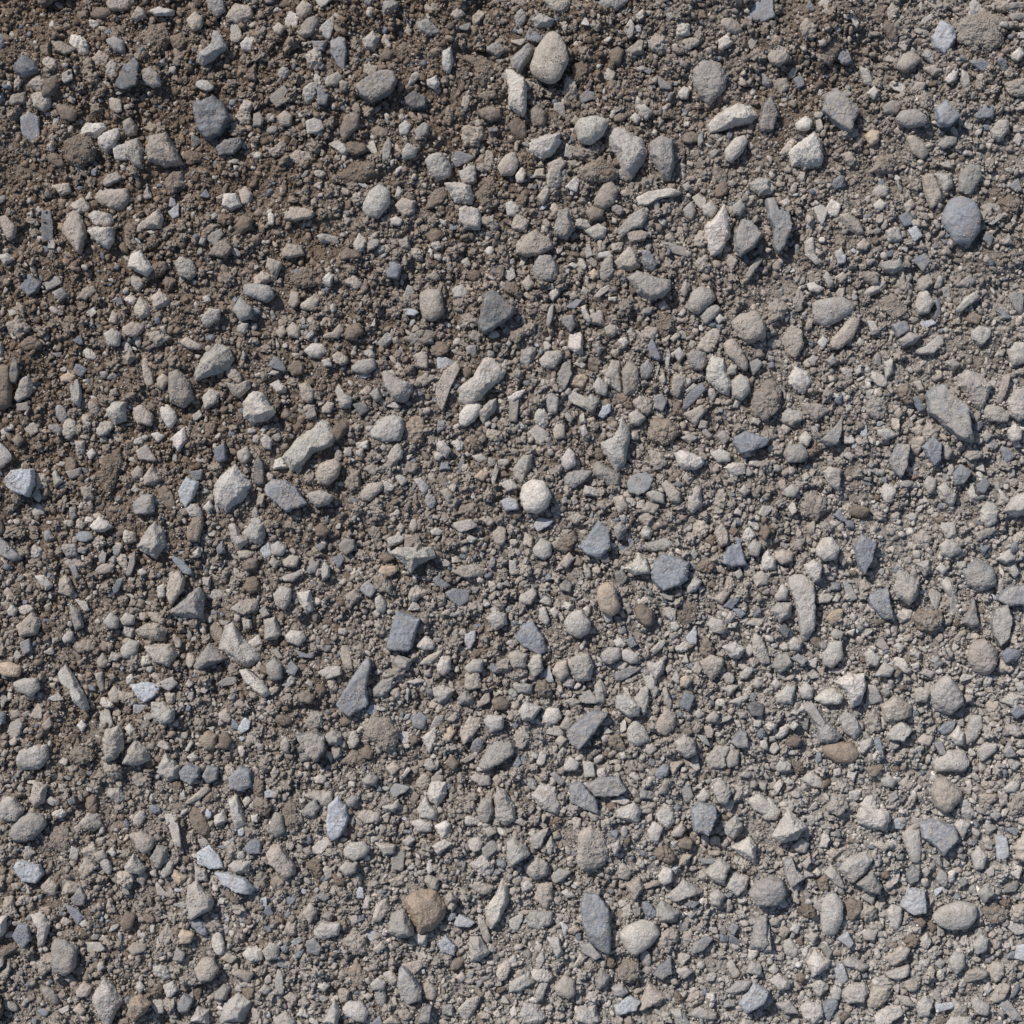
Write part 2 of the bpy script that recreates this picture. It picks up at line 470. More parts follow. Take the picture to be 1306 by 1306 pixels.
PL 795,1150 820,1110 860,1130 850,1190 820,1205
AL 865,1170 900,1145 960,1210 940,1270 880,1230
AS 940,1100 980,1055 1035,1090 1000,1150 950,1160
FS 1060,1160 1100,1120 1130,1150 1100,1200 1065,1190
AL 1010,1200 1040,1150 1060,1200 1080,1230 1030,1245
PL 1075,1290 1110,1240 1160,1260 1160,1306 1080,1310
AL 1190,1290 1240,1220 1306,1190 1330,1290 1250,1320
FS 730,30 800,-10 830,30 790,85 760,50
AL 500,190 550,130 615,125 580,180 520,210
RB 1010,310 1050,285 1095,310 1070,350 1020,340
AL 515,330 550,330 580,390 540,400
AL 595,540 640,520 640,590 605,630
PL 1215,480 1250,440 1306,440 1306,540 1240,560
RL 1210,740 1250,680 1306,670 1330,800 1270,840 1220,800
FL 195,0 240,-10 275,40 250,50
AG 570,40 620,30 680,20 690,70 640,95 590,80
AV 350,0 400,0 400,40 360,50
RL 390,1010 420,980 450,1010 430,1040
RT 300,1020 330,1010 355,1050 330,1065
AL 740,640 780,630 800,680 770,690
CB 580,230 640,200 710,260 720,330 640,330 590,290
AS 630,350 700,330 720,380 660,420
AG 660,430 720,390 780,410 740,450 690,460
PT 350,110 390,80 415,110 380,140
PL 285,110 310,80 345,140 320,170
AL 950,280 1010,210 1060,180 1070,220 1000,270 970,300
FS 1150,270 1200,270 1235,320 1200,320
CT 10,260 60,220 110,270 90,320 20,340
CB 130,220 170,160 200,210 180,280 140,290
AG 890,540 940,520 980,550 940,590
PL 210,530 240,500 270,520 240,560
PL 460,440 480,410 505,440 480,460
CT 725,880 770,850 810,890 770,930
PL 1080,910 1110,880 1140,910 1110,945
PL 450,580 480,560 485,590 460,605
AG 300,530 340,500 360,540 330,560
#8 0 652
AL 700,180 740,110 790,55 830,100 840,170 795,235 740,210 |* large pale pointed chunk
AW 460,75 510,25 550,50 575,80 520,105 480,95
AS -40,140 0,125 60,180 120,240 60,250 0,210 | blue-grey slate cut by the left edge
PB 950,110 980,30 1030,10 1035,70 1010,150 960,150 | brown thumb-shaped pebble
AS 865,215 930,250 970,290 980,325 930,310 880,250 |* slim slanting slate blade
AS 640,320 660,240 690,195 690,260 665,325
FS 550,420 600,340 630,340 600,400 560,440
AW 185,325 230,320 275,370 250,395 220,380
RT 475,300 520,260 580,270 570,310 500,320
RT 845,420 860,330 910,300 940,340 930,400 870,475 | warm beige leaning stone
AG 850,515 920,450 1010,380 1030,420 1025,535 950,535 |* sandy mid-grey triangle
RT 1165,490 1220,450 1306,440 1310,500 1230,525
RB 1225,390 1250,335 1306,330 1320,400 1260,420
PB 1220,270 1260,235 1306,235 1300,290 1240,300
PL 40,500 70,465 95,500 80,530 50,525
FW 385,445 440,455 455,500 430,505
AG 360,470 410,500 430,580 390,600 370,540
RT 90,580 170,505 215,560 190,620 110,635 |* beige mound-shaped stone
PL 530,555 570,505 610,540 605,590 560,590
PL 610,545 640,510 690,530 680,570 630,575
AT 690,600 740,570 810,560 850,600 830,650 770,650 710,625 |* beige wedge with brown tip
AT 735,680 790,670 870,670 900,720 860,780 790,765 755,720
PL 615,690 660,645 710,660 700,710 650,745 620,725
PL 320,640 350,590 380,610 370,650 330,665
PL 75,865 130,840 200,840 215,890 170,930 110,905 | light grey loaf-like pebble
AL 300,820 340,775 390,850 430,920 455,990 430,1005 380,960 355,900 310,860 |* long pale slanting blade
AV 665,875 740,860 820,875 790,930 740,960 710,940 |* bluish-white triangle
RL 770,960 830,955 885,1000 880,1060 820,1075 775,1040
PT 545,920 580,870 605,920 600,965 560,965
PO -10,770 60,755 120,780 110,830 30,830
CB 370,680 430,640 490,650 490,700 400,720
AG 980,780 1060,665 1150,740 1080,770 1000,800 | flat mid-grey triangle
AL 1110,690 1140,580 1180,570 1230,650 1306,700 1320,750 1250,790 1180,750 1140,720 |* light grey boot-shaped chunk
AW 1215,800 1250,795 1330,850 1370,910 1340,935 1290,900 1240,850 |* slim white slanting chunk
PW 1250,660 1306,620 1330,670 1270,695
FS 1090,870 1150,835 1210,840 1190,870 1110,885
AL 530,1150 545,1100 610,1080 630,1120 630,1190 590,1240 545,1260 |* pale tall faceted block
AL 625,1270 650,1200 690,1150 750,1200 760,1250 700,1280
PW 635,1090 660,1065 690,1100 660,1140
RL 85,1250 110,1200 170,1180 250,1175 245,1250 200,1306 100,1310 |* broad pale crumbly stone
CB 350,1220 400,1170 470,1190 470,1260 400,1280
PN 1005,1150 1050,1105 1100,1130 1090,1200 1040,1205
PB 1110,1130 1150,1110 1180,1150 1160,1200 1110,1190
PL 940,1240 980,1215 1005,1245 970,1270
AL 800,1290 840,1220 910,1290 860,1330 810,1330
RT 1100,1020 1140,990 1180,1030 1160,1070 1110,1060
PW 390,1080 415,1050 440,1080 420,1115
PS -20,1070 0,1000 35,1020 30,1070
AL 1160,70 1190,60 1220,120 1260,150 1210,190 1170,140
AL 1225,110 1280,50 1340,60 1340,130 1306,165 1240,140 | pale pinkish angular chunk
CT 680,1050 740,1030 770,1080 720,1110
RT 750,510 800,505 840,540 830,570 770,550
PL 800,380 840,360 840,430 805,440
AS 110,660 160,640 170,700 130,725
CT 310,250 380,230 440,270 390,310
AS 360,280 390,270 410,330 385,345
PL 700,300 730,285 755,310 720,330
RT 210,1080 260,1030 270,1080 230,1110
RT 50,1010 90,1000 115,1030 70,1050
AW 975,210 1010,180 1020,225 990,235
PT 485,760 520,710 550,760 530,790 500,790
AL 480,820 520,810 530,900 510,915
AL 940,870 960,840 980,870 960,890
FL 250,940 300,915 330,950 280,955
AL 930,1210 960,1155 975,1170 950,1215
AT 1200,200 1250,195 1290,210 1260,240 1210,240
#9 326 652
AL 690,210 720,180 800,185 830,150 845,185 890,180 910,230 820,265 790,305 760,270 720,235 |* pale star-shaped chunk
AS 665,690 690,570 720,505 830,545 790,680 770,705 |* blue-grey slate tablet
AS 415,965 470,870 540,770 575,740 585,770 560,880 570,970 480,1025 430,1000 |* tall pointed slate sail
PO 620,300 640,275 710,275 720,300 680,330 640,325 |* small orange-tan pebble
PW 880,100 910,80 950,100 930,122 890,120
RG 985,300 1030,275 1110,265 1170,300 1140,330 1050,335 | dusty mid-grey spindle stone
FS 895,340 920,325 985,375 950,395 910,370
FS 960,410 1000,390 1080,400 1075,450 1030,480 980,440
AL 1165,540 1210,500 1260,520 1270,570 1210,600
PW 810,680 860,625 905,660 900,695 850,700
PW 915,780 940,730 985,735 985,800 950,830 920,815 |* small white egg pebble
PW 150,630 180,600 240,605 260,640 220,680 170,660 |* white potato-shaped pebble
AL 45,550 100,535 130,620 110,645 50,650 | pale flat tile
PL 95,420 130,375 185,390 180,450 150,500 105,470
AW 215,410 280,400 295,500 260,510 230,460
PL 80,170 120,150 160,185 140,225 90,220
PT 140,250 180,220 225,230 210,280 150,280
RL 135,320 200,310 240,280 245,310 190,355 140,350
PL 70,260 95,230 125,255 105,290
PS 260,290 290,250 325,260 310,310 270,315
AL 330,290 350,255 375,280 375,330 340,350
AS 420,170 450,135 500,145 500,190 460,220 430,200
FS 390,240 430,215 450,240 420,290
PB 300,80 340,60 380,100 350,130 310,125
RT 430,720 440,660 480,690 490,770 500,810 450,800
RL 310,810 370,780 430,780 440,820 360,850
AG 590,900 640,850 700,835 690,890 640,940 600,935
AL 895,890 950,880 1005,900 980,950 930,975 900,930
AG 1020,940 1060,900 1100,940 1090,970 1030,970
CT 540,1080 600,1040 680,1040 725,1100 715,1180 680,1220 620,1180 570,1140 |* broad sandy beige clod
AD 210,1125 290,1110 350,1130 355,1190 310,1260 270,1230 230,1170 |* dark slate heart
AG 345,1140 390,1100 440,1130 430,1175 370,1175
AS 785,1040 830,1010 870,1040 850,1100 800,1090
AW 840,1140 910,1085 915,1150 880,1220 860,1180 |* bright white fang-shaped chip
PO 950,1110 985,1080 1010,1110 980,1160 950,1150
RT 1030,1110 1080,1030 1140,1040 1130,1090 1050,1180
PL 1150,1050 1180,1020 1250,1030 1250,1090 1190,1110
RG 1120,1290 1150,1230 1200,1150 1250,1145 1306,1170 1306,1220 1240,1270 1150,1306 |* large slanting mid-grey stone
PB 1190,950 1240,930 1285,960 1270,1000 1210,1000
PL 1050,790 1100,745 1150,750 1145,810 1080,815
AV 1060,620 1110,600 1110,650 1080,700 1055,660
AT 820,770 870,730 950,690 930,730 880,775
AG 700,760 720,720 790,750 770,800 720,800
PG 60,770 100,735 140,770 140,840 90,850 65,810
FS 150,770 180,745 220,790 200,825 160,810
FS 190,690 260,720 310,700 290,740 230,735
CG 255,1050 290,1005 340,1020 340,1090 280,1100
RB 210,920 270,895 310,920 290,970 230,960
PB 300,890 340,865 360,900 330,940
PB 530,1200 570,1175 600,1210 580,1250 540,1240
PT 660,1290 700,1255 730,1290 700,1306
CB 590,330 640,310 690,370 690,420 610,400
PB 950,1270 990,1225 1030,1270 1000,1306
RL 130,1160 160,1130 180,1160 170,1220 140,1200
RT 1130,40 1170,15 1210,50 1180,80
AL -20,40 30,30 40,160 0,165
PB 615,230 660,210 710,235 660,260
RB 770,1120 800,1110 830,1150 790,1190
AG 385,1200 430,1190 435,1230 400,1250
CB 420,1270 490,1200 560,1230 540,1290
FG 945,1190 1000,1180 1020,1195 970,1205
CT 450,430 500,395 530,430 490,470
FT 1030,1260 1100,1220 1115,1240 1060,1270
AL 755,860 830,840 860,860 800,875
AL 750,940 765,885 780,900 770,960
AS 1240,370 1270,345 1290,380
RT 960,1050 1010,1005 1045,1010 1000,1060
FS 80,700 110,690 145,740 120,745
AS 20,500 50,475 75,520 40,535
#10 652 652
AS 700,310 730,250 760,220 830,235 890,260 880,340 840,370 760,400 720,360 |* big speckled blue-grey slate block
AW 570,285 610,260 640,210 680,250 700,310 620,320 |* white three-cornered chunk
RG 640,180 700,155 790,130 820,160 790,195 700,205 | long sandy mid-grey stone
AS 345,180 400,110 440,50 490,90 500,180 440,240 380,215 |* sandy blue-grey slate peak
PL 110,190 150,135 200,160 205,220 165,245 120,225 | round light grey pebble
PT 200,160 240,140 260,170 220,190
PO 440,380 480,355 520,380 530,430 550,480 510,530 450,500 430,430 |* orange-tan stone with pale sparkle
PB 620,490 650,460 710,500 710,570 670,580 630,540
CB 830,500 880,450 940,460 940,540 880,585 840,550
PW 800,560 830,555 850,580 830,605 805,595
RL 985,570 1010,530 1060,545 1090,590 1070,620 1010,605
PL 265,560 300,510 350,495 400,560 390,610 340,640 290,615 |* smooth grey bun-shaped pebble
PL 140,490 170,480 195,550 180,580 140,550
PL 190,500 220,480 245,510 220,545
PW 255,480 275,450 305,470 290,500
RL 140,460 170,420 210,440 200,480
RL 35,430 110,385 130,420 100,470 40,475
AS 20,640 60,570 110,560 160,630 180,700 150,725 60,680 |* mottled blue-grey slate diamond
RL 80,780 110,720 150,720 160,800 110,835
RL -20,730 20,700 80,720 70,790 10,790
RL 285,760 330,720 390,720 415,780 400,850 340,860 310,820 |* smooth light grey square stone
PT 205,810 230,760 280,750 290,820 250,860
PL 450,720 490,685 550,690 550,740 500,770 460,760
PL 550,710 580,690 640,720 640,760 600,770 560,745
PW 515,650 550,635 580,670 530,685
PW 525,775 550,750 590,765 570,805 535,795
AS 520,820 600,780 660,790 570,850 530,860
AS 575,650 610,630 635,670 600,690
AL 685,770 770,740 770,800 730,850 690,800 |* pale shovel-shaped chunk
AL 805,850 830,795 850,830 845,875
AO 850,840 880,820 910,850 880,890 850,880
RT 950,760 1000,720 1070,745 1050,810 1010,850 970,810
AL 420,880 450,845 480,900 470,970 430,960
AL 530,930 590,920 650,980 640,1030 590,1035 530,990 |* light grey heel-shaped chunk
RL 620,950 650,890 690,880 695,950 670,1040 650,1000
PL 695,890 720,870 745,900 720,945
AL 760,890 780,885 810,960 800,1000 770,960
PT 730,1060 780,990 830,1020 825,1080 780,1130 735,1110
PT 705,990 730,965 750,1000 730,1025
PW 150,1030 190,990 240,995 255,1040 220,1075 170,1070 |* white bean-shaped pebble
PL 265,955 310,940 355,960 310,985
AS 280,1110 340,1050 420,1005 485,1020 420,1110 340,1200 300,1170 |* blue-grey slate flagstone
PL 585,1100 625,1050 670,1090 700,1150 640,1185 590,1160 |* grey pebble with white rim
PL 665,1205 710,1165 735,1200 700,1230
AL 825,1160 870,1125 920,1150 930,1220 880,1240 830,1200
PW 540,1220 570,1210 585,1240 560,1255
PL 265,1280 300,1235 345,1270 330,1306 270,1310
RL 980,1250 1030,1180 1110,1180 1080,1240 1080,1290 1000,1306
PG 1080,1240 1110,1195 1150,1210 1145,1280 1090,1295
AS 1105,1160 1150,1100 1180,1110 1195,1190 1140,1190
AS 1060,230 1090,180 1150,160 1180,270 1110,280 1065,260
RT 1010,290 1050,260 1090,280 1075,320
PL 1190,180 1220,140 1260,170 1240,230 1200,220
AT 1020,110 1060,60 1090,110 1085,170 1050,180
PL 1120,310 1150,285 1165,320 1140,345
AW 1260,270 1290,210 1330,240 1330,290 1280,300
AL 880,380 920,330 960,350 930,400 890,410
AL 1060,680 1130,660 1180,690 1150,740 1110,740
PL 1170,700 1205,665 1230,700 1200,730
RL 1205,640 1240,600 1280,680 1306,760 1260,770 1220,720
PL 1150,820 1190,780 1220,800 1190,845 1155,845
AD 1180,980 1220,950 1270,980 1260,1030 1210,1030
PL 975,1040 1020,1000 1045,1030 1030,1060 985,1060
AL 650,110 680,60 715,100 700,140 660,135
AG 515,80 550,50 580,90 540,150 520,120
RL 1210,320 1260,300 1300,330 1290,370 1230,375
AL 35,1010 70,960 150,985 110,1050 60,1050
AL 700,700 750,650 780,650 760,690 720,720
AD 240,370 280,340 310,370 300,410 250,400
AS 900,210 920,185 940,215 920,245
RB 585,30 600,0 620,40 600,75
CT 280,40 330,0 380,30 330,70
AS 1110,490 1150,490 1180,515 1150,540
AS 1060,480 1110,430 1150,440 1110,490
PT 1015,440 1060,400 1100,410 1060,470
RT 1170,570 1220,535 1280,545 1250,580
AL 1080,540 1100,500 1125,530 1100,560
PT 240,270 290,200 320,240 280,290
PL 225,300 245,260 265,290
RT 905,800 930,755 960,790 940,830
AL 860,760 880,710 900,770
PL 1210,870 1240,840 1270,870 1240,895
AL 1090,960 1160,930 1200,935 1150,980
RL 775,790 810,760 815,800 790,825
AD 430,220 480,200 500,260 460,260
PL 915,1020 945,990 975,1020 940,1045
AL 240,1090 280,1030 320,1060 290,1110
PT 220,1160 250,1125 285,1150 250,1190
AL 1060,890 1110,870 1145,880 1100,930
AS 930,1125 980,1130 1005,1185 970,1170
AG 565,470 590,460 610,500 590,520
AG 740,410 820,425 810,450 770,440
CT 20,1110 70,1080 100,1140 60,1200 20,1180
#11 976 652
RL 105,350 140,305 190,300 240,360 245,470 245,600 215,680 180,660 165,540 140,440 |* long dusty column-like stone
AW 190,270 240,245 280,270 270,340 240,355 200,310
PW 250,190 280,140 330,130 370,190 350,240 290,250 255,220 |* plump off-white pebble
AS 440,180 480,120 550,165 530,250 490,320 465,270 |* blue-grey slate shield
PT 40,230 80,190 140,210 130,250 80,270
CB 120,170 160,130 200,150 180,200 140,200
CN 740,130 790,95 840,130 820,190 760,180 |* small brown dome-shaped clod
AL 645,400 665,300 710,310 765,360 760,420 720,470 660,430 |* pale shield-shaped chunk
AS 515,440 560,400 610,390 640,540 590,540 540,490
FS 390,350 430,370 465,440 420,460 400,400
AL 865,340 910,320 960,400 985,540 940,550 920,430 |* long pale limb-shaped chunk
RS 990,300 1060,240 1150,290 1160,370 1080,410 1010,370 | dusty blue-grey lump
AG 990,560 1045,440 1075,570 1040,590
AD 1125,560 1150,490 1210,470 1230,550 1210,640 1170,675 1140,620 |* dark upright slate chunk
AS 1160,440 1220,380 1306,370 1310,470 1220,480
CB 730,540 760,490 880,500 890,560 840,620 780,600 |* wide brown soil clod
RT 1015,720 1050,650 1100,640 1165,700 1160,770 1110,835 1050,810 1020,770 |* large dusty egg-shaped stone
PS 1175,720 1210,685 1290,690 1270,740 1200,765
RL 820,910 870,840 920,825 990,920 990,970 930,1030 850,1000 |* large pale crumbly lump
AW 350,860 420,820 490,820 500,880 470,970 430,980 400,910 |* bright white pitted chunk
PW 240,945 290,900 340,890 390,930 370,970 280,970 |* off-white almond-shaped pebble
PL 280,720 320,660 380,650 385,740 330,790 290,770
PL 160,900 200,860 240,890 230,945 180,945
PL 325,610 350,590 390,610 380,645 335,640
PL 110,660 140,630 185,650 170,700 120,700
AG 30,780 60,715 110,720 135,770 70,815
AG 20,500 60,460 130,460 120,530 70,560
PL 40,430 80,360 110,400 100,445 50,450
RL 250,440 290,400 345,430 320,460 260,465
PL 335,450 360,415 380,430 360,460
PN 300,540 330,500 390,490 380,550 330,575
RL 490,720 520,685 575,740 560,785 510,770
PL 540,830 590,755 640,790 620,830
RG 365,1040 400,1000 450,1030 480,1110 450,1150 390,1110
CB 510,1040 540,980 580,1050 580,1110 530,1110 490,1070
AG 185,980 230,960 280,1030 340,1090 380,1130 350,1160 270,1160 255,1080 | long flat mid-grey slab
PN 280,1190 330,1160 430,1165 475,1220 430,1270 350,1260 300,1230 |* large brown oval pebble
AL 465,1160 530,1135 530,1180 480,1220
FS 540,1150 570,1130 590,1240 560,1255
AL 610,1120 680,1055 740,1100 690,1160 620,1150
RL 595,1170 650,1150 680,1180 640,1210
RT 580,980 650,930 740,980 740,1030 680,1050 600,1060
PL 1005,1120 1040,1040 1090,1030 1100,1090 1060,1160 1010,1180 |* pale leaning oval pebble
AW 925,1135 970,1075 1000,1120 995,1175 960,1175
AS 870,1100 920,1060 960,1060 940,1110 890,1125
PL 1065,1210 1100,1170 1165,1170 1160,1210 1090,1265
PL 850,1270 920,1210 1000,1205 1030,1270 1000,1310 860,1310 | broad smooth light grey pebble
AL 45,930 110,870 145,880 130,970 60,965
PL 20,870 50,840 80,870 50,895
PW 100,1080 130,1045 165,1075 140,1105
PB 95,1160 140,1130 190,1150 160,1190 110,1190
RL 50,1290 80,1240 130,1270 130,1306 60,1320
PL 765,815 800,790 850,810 830,840
PW 725,770 770,760 770,790 740,795
FS 550,670 590,635 625,695 590,700
PL 640,680 670,660 700,680 680,720
PL 850,290 880,260 915,290 890,320
AL 750,260 820,245 830,290 800,330
RL 870,170 910,140 970,170 990,200 920,240 880,220
PW -20,230 10,190 35,250 10,300 -20,290
AS 340,20 370,-10 420,60 380,50
PL 1210,280 1250,260 1275,310 1250,340
AL 1160,240 1220,190 1250,240 1200,265
RL 1155,380 1190,335 1205,380 1180,420
AL 1075,0 1160,0 1150,60 1110,80 1080,50
AS 1225,1010 1270,970 1300,1020 1260,1045
AS 125,740 160,715 210,750 180,775
AD 60,600 90,565 120,590 100,640
AG 820,750 860,725 890,770 850,800
AL 725,720 750,690 785,710 770,750
CB 480,550 540,530 610,550 560,580
RT 755,1165 800,1120 845,1140 830,1190
PL 1240,820 1270,775 1265,820
AS 850,1170 890,1160 915,1230 880,1230
RG 1040,110 1120,80 1170,90 1110,130 1060,150
PL 1250,870 1290,850 1306,900 1270,910
PL 770,1000 790,985 805,1010 780,1020
AT 1000,930 1040,920 1045,960 1010,965
AG 1190,1210 1220,1160 1260,1230 1210,1240
AT 250,790 300,785 290,840
PL 330,810 360,790 400,800 370,825
PL 395,610 450,590 440,630
#12 0 976
AL 470,1170 530,1065 575,1110 625,1180 590,1240 560,1306 510,1260 |* large pale diamond chunk
RL 940,690 950,600 1000,585 1080,670 1070,720 970,770 |* large light grey lumpy stone
PT 985,1020 1030,960 1080,965 1110,1020 1070,1080 1010,1085 |* round beige pebble
AN 650,1240 670,1165 720,1150 770,1190 740,1240 680,1285
CB 230,380 270,310 340,310 370,370 340,460 270,420 |* dark brown ball-like clod
RG 40,350 100,260 170,225 230,250 240,300 170,370 100,380
RL 5,220 20,150 80,150 130,220 90,280 20,270
AT 155,170 180,75 240,100 230,180 180,210
PL 225,180 260,155 300,180 270,205
RL 400,290 440,240 500,250 520,310 460,340 420,320
PT 655,340 720,325 790,360 780,410 740,440 700,410 690,380 |* smooth beige bean-shaped pebble
AL 635,510 680,440 740,510 720,545 660,540 |* light grey pyramid
AG 765,460 800,395 850,410 850,480 800,520
PL 815,540 850,470 885,480 870,540 830,570
FL 825,245 885,240 910,330 920,400 890,400 860,320 |* long pale splinter
RB 950,230 980,195 1020,220 1070,320 1060,355 1000,340 960,290 |* brown leaning oblong stone
AL 1155,170 1200,145 1220,210 1245,300 1190,320 1170,250 |* pale peg-shaped chunk
FV 1000,440 1060,400 1110,450 1130,510 1070,515 1010,490 |* bluish-white kite-shaped flake
AV 1095,535 1160,535 1240,560 1290,610 1270,640 1200,630 1130,590 |* bluish-white lens-shaped chunk
AL 1160,500 1190,475 1270,475 1260,530 1190,535
AS 1240,410 1270,370 1320,370 1320,440 1260,440
AS 905,30 950,-10 1010,10 1010,50 965,95 920,70
AL 795,30 850,-20 910,0 900,60 850,75
AS 1025,50 1050,0 1105,10 1100,70 1050,90
AS 1160,60 1220,0 1270,20 1275,100 1230,125 1170,110
CB 650,70 700,30 750,50 760,110 700,110
AV 80,500 110,475 200,500 220,540 190,590 120,580 90,540 |* bluish-white speckled lump
RT 205,610 250,565 295,600 280,660 220,650
AS 365,670 410,605 440,650 430,700 380,700
AS 75,850 110,790 160,790 170,870 130,910
AW 170,745 215,735 265,790 230,900 205,900 200,810 |* white wedge pointing down
AW -30,790 0,755 50,750 40,830 10,860 -30,850
RG 270,900 290,865 340,870 400,910 390,1010 340,1050 275,1030 |* broad mid-grey half-buried stone
PO 905,850 930,815 990,840 970,885 920,890
PB 610,790 640,730 690,750 670,820 625,840
PW 1225,950 1260,910 1330,920 1330,980 1270,985
PT 1115,970 1150,940 1205,965 1170,995
AS 880,970 900,905 945,940 930,980
RT 645,920 680,890 750,890 740,930 680,950
RT 390,1130 430,1080 475,1110 450,1160 400,1160
PT 370,1230 410,1190 440,1230 420,1260
AL 1115,1270 1140,1200 1200,1150 1280,1180 1250,1250 1230,1290 1120,1300
AS 895,1200 930,1150 980,1180 950,1240 910,1240
AG 1080,1150 1130,1105 1165,1120 1140,1180 1090,1185
PL 690,1110 715,1080 740,1110 715,1145
RL 665,270 710,225 740,260 710,305 670,300
PT 85,110 110,90 130,115 110,135
PW 550,430 575,405 595,440 575,460
FL 300,1230 350,1205 355,1230 320,1250
AL 960,1290 1000,1220 1050,1240 1055,1306
CT 400,530 440,460 490,490 470,540 430,570
RB 5,930 60,890 110,910 60,940 10,970
AT 925,190 990,140 1040,100 1070,120 1010,170 940,200
AL 1080,260 1130,220 1150,280 1090,310
PW 1225,180 1250,145 1275,175 1240,210
AS 620,620 650,610 660,650 630,650
PT 480,440 530,420 550,460 500,480
AD 340,170 380,150 390,190 360,200
CL 100,420 150,400 180,440 130,480
PL 500,1000 530,970 540,1010 510,1030
CT 800,870 850,790 890,840 850,920
PT 1170,1040 1220,1020 1290,1040 1260,1090
PW 1270,250 1306,240 1306,285 1275,280
AS 330,690 400,720 430,760 400,805 360,740
#13 326 976
AN 755,680 800,635 910,625 960,710 950,760 900,820 830,840 800,780 770,730 |* large tan-brown sandstone chunk
AV 360,290 370,200 420,155 460,210 470,270 430,350 390,380 365,340 |* shiny bluish-white lens
AW 870,140 890,80 960,85 965,140 920,205 880,180 |* bright white block
AL 815,220 860,150 880,190 920,230 910,275 830,260
PW 785,280 830,265 890,290 890,330 820,330
AW 905,300 960,275 985,290 975,340 940,370
PL 445,420 480,385 550,380 580,420 550,455 500,475 455,455 |* pale plump oval pebble
AW 600,385 660,390 710,400 700,440 650,450
PL 425,510 460,475 515,490 510,530 460,545
PW 295,65 325,42 360,65 345,92 305,90
AW 240,150 310,125 385,130 385,175 355,210 310,180 | off-white flat wedge
AG 455,180 490,140 530,160 500,205 470,205
AL 640,200 690,190 720,165 730,200 700,230 650,220
AG 540,70 580,30 625,60 600,100 555,95
PG 75,300 100,230 140,240 155,330 110,355 80,330
CB 140,230 170,160 210,190 215,300 180,340 150,300
AT 60,440 80,400 130,400 200,500 200,540 150,570 110,520 70,490 |* dusty leaning beige block
RT 510,260 550,220 640,230 630,280 560,290
AL 1205,180 1220,110 1260,130 1306,200 1310,270 1260,300 1215,270 |* tall pale steep chunk
AG 1120,220 1140,170 1190,160 1200,230 1170,290 1125,270
RL 1070,60 1120,40 1185,55 1190,100 1140,105
PT 1195,70 1220,40 1245,75 1220,110
AL 1115,10 1160,-10 1220,-10 1180,25 1120,30
AW 1160,720 1210,660 1240,575 1275,580 1275,690 1230,780 1190,830 1165,790 |* tall jagged white chunk
FL 1120,770 1150,760 1185,870 1170,915 1130,840
AL 1080,870 1130,860 1180,940 1130,980 1085,985
RT 1070,600 1120,575 1210,610 1180,640 1130,650
AV 1005,790 1030,750 1110,790 1080,815 1010,810
AV 920,900 960,860 1010,910 1005,960 940,940
AS 720,1100 725,1030 745,1010 800,1065 840,1130 830,1180 770,1195 735,1170 |* smooth blue-grey slate teardrop
PL 440,1220 470,1185 540,1190 575,1240 550,1290 500,1280 450,1250 |* broad light grey oval pebble
AG 670,830 690,740 750,720 790,800 800,850 720,860
AL 790,850 870,845 860,915 820,900
FS 260,880 300,860 340,910 320,950 265,940
RL 290,820 350,785 430,790 420,850 340,880 300,850
CT 430,890 490,830 560,850 560,950 490,950
RT 590,780 610,690 670,660 680,720 630,780
PW 540,720 560,645 580,660 575,715
PL 580,1100 620,1065 660,1090 650,1130 590,1130
PL 640,1050 690,1030 720,1080 690,1115
AD 820,1290 840,1210 890,1200 880,1290
AL 345,1290 400,1175 430,1240 410,1306
RL 90,1280 150,1235 210,1290 190,1320 100,1320
AW 315,1110 350,1085 380,1105 350,1135
RL 40,930 80,880 130,890 120,960 60,980
PW -20,940 10,905 35,940 15,985 -20,985
FL 100,1100 115,1020 140,1040 145,1150 115,1160
RT 845,1110 870,1090 920,1130 900,1190 850,1180
RL 1000,1240 1080,1180 1140,1160 1110,1240 1060,1306
PT 590,920 640,880 660,910 620,945
CB 70,590 110,550 150,580 140,630 90,630
AG 330,760 360,730 400,740 380,785
PT 660,10 700,-10 735,10 690,50
AW 725,60 770,5 785,20 745,70
AS 300,650 350,630 380,660 350,680
RB 770,170 800,130 830,150 800,220
CN 460,1040 510,980 560,1060 540,1130 490,1110
RT 240,740 280,680 315,730 280,790
PL 740,380 780,345 810,370 770,405
CB -20,570 20,520 60,560 50,620 0,620
AS 580,1300 630,1250 650,1306
RT 1140,310 1180,290 1220,330 1170,360
CL 1090,490 1150,440 1210,480 1200,540 1120,560
AT 640,1290 690,1250 740,1290
PT 540,1160 570,1145 595,1160 570,1185
FW 865,500 880,450 895,530 870,545
AG 240,420 280,400 295,440 260,460
PL 20,1130 50,1095 85,1120 60,1150
#14 652 976
PW 545,850 580,800 660,775 720,790 750,840 700,900 620,950 580,915 |* smooth white oblong pebble
RT 330,480 340,340 400,300 460,340 490,420 470,500 410,535 350,530 |* big dusty stump-shaped stone
AS 905,220 940,180 1025,200 1030,260 990,345 920,320 |* dark blue-grey slate cube
AS 295,90 350,80 430,170 435,235 370,215 300,180 |* blue-grey slate parallelogram
AS 375,100 440,60 540,60 580,120 540,150 420,150
AL 105,150 150,90 220,110 250,200 230,245 170,220 130,190 |* pale curved shell-like chunk
AL 520,220 620,190 655,230 640,290 570,275 530,260
RL 730,250 770,190 810,210 825,290 790,320 750,290
PW 685,330 720,280 765,310 740,385 700,375 |* off-white upright oval pebble
PT 805,340 860,285 880,320 860,360 810,360
RB 830,390 870,350 920,380 910,430 850,420
AS 355,690 370,640 440,650 490,720 500,860 495,930 440,920 385,860 360,780 |* long ragged slate slab
AS 350,900 400,890 460,960 420,975 360,940
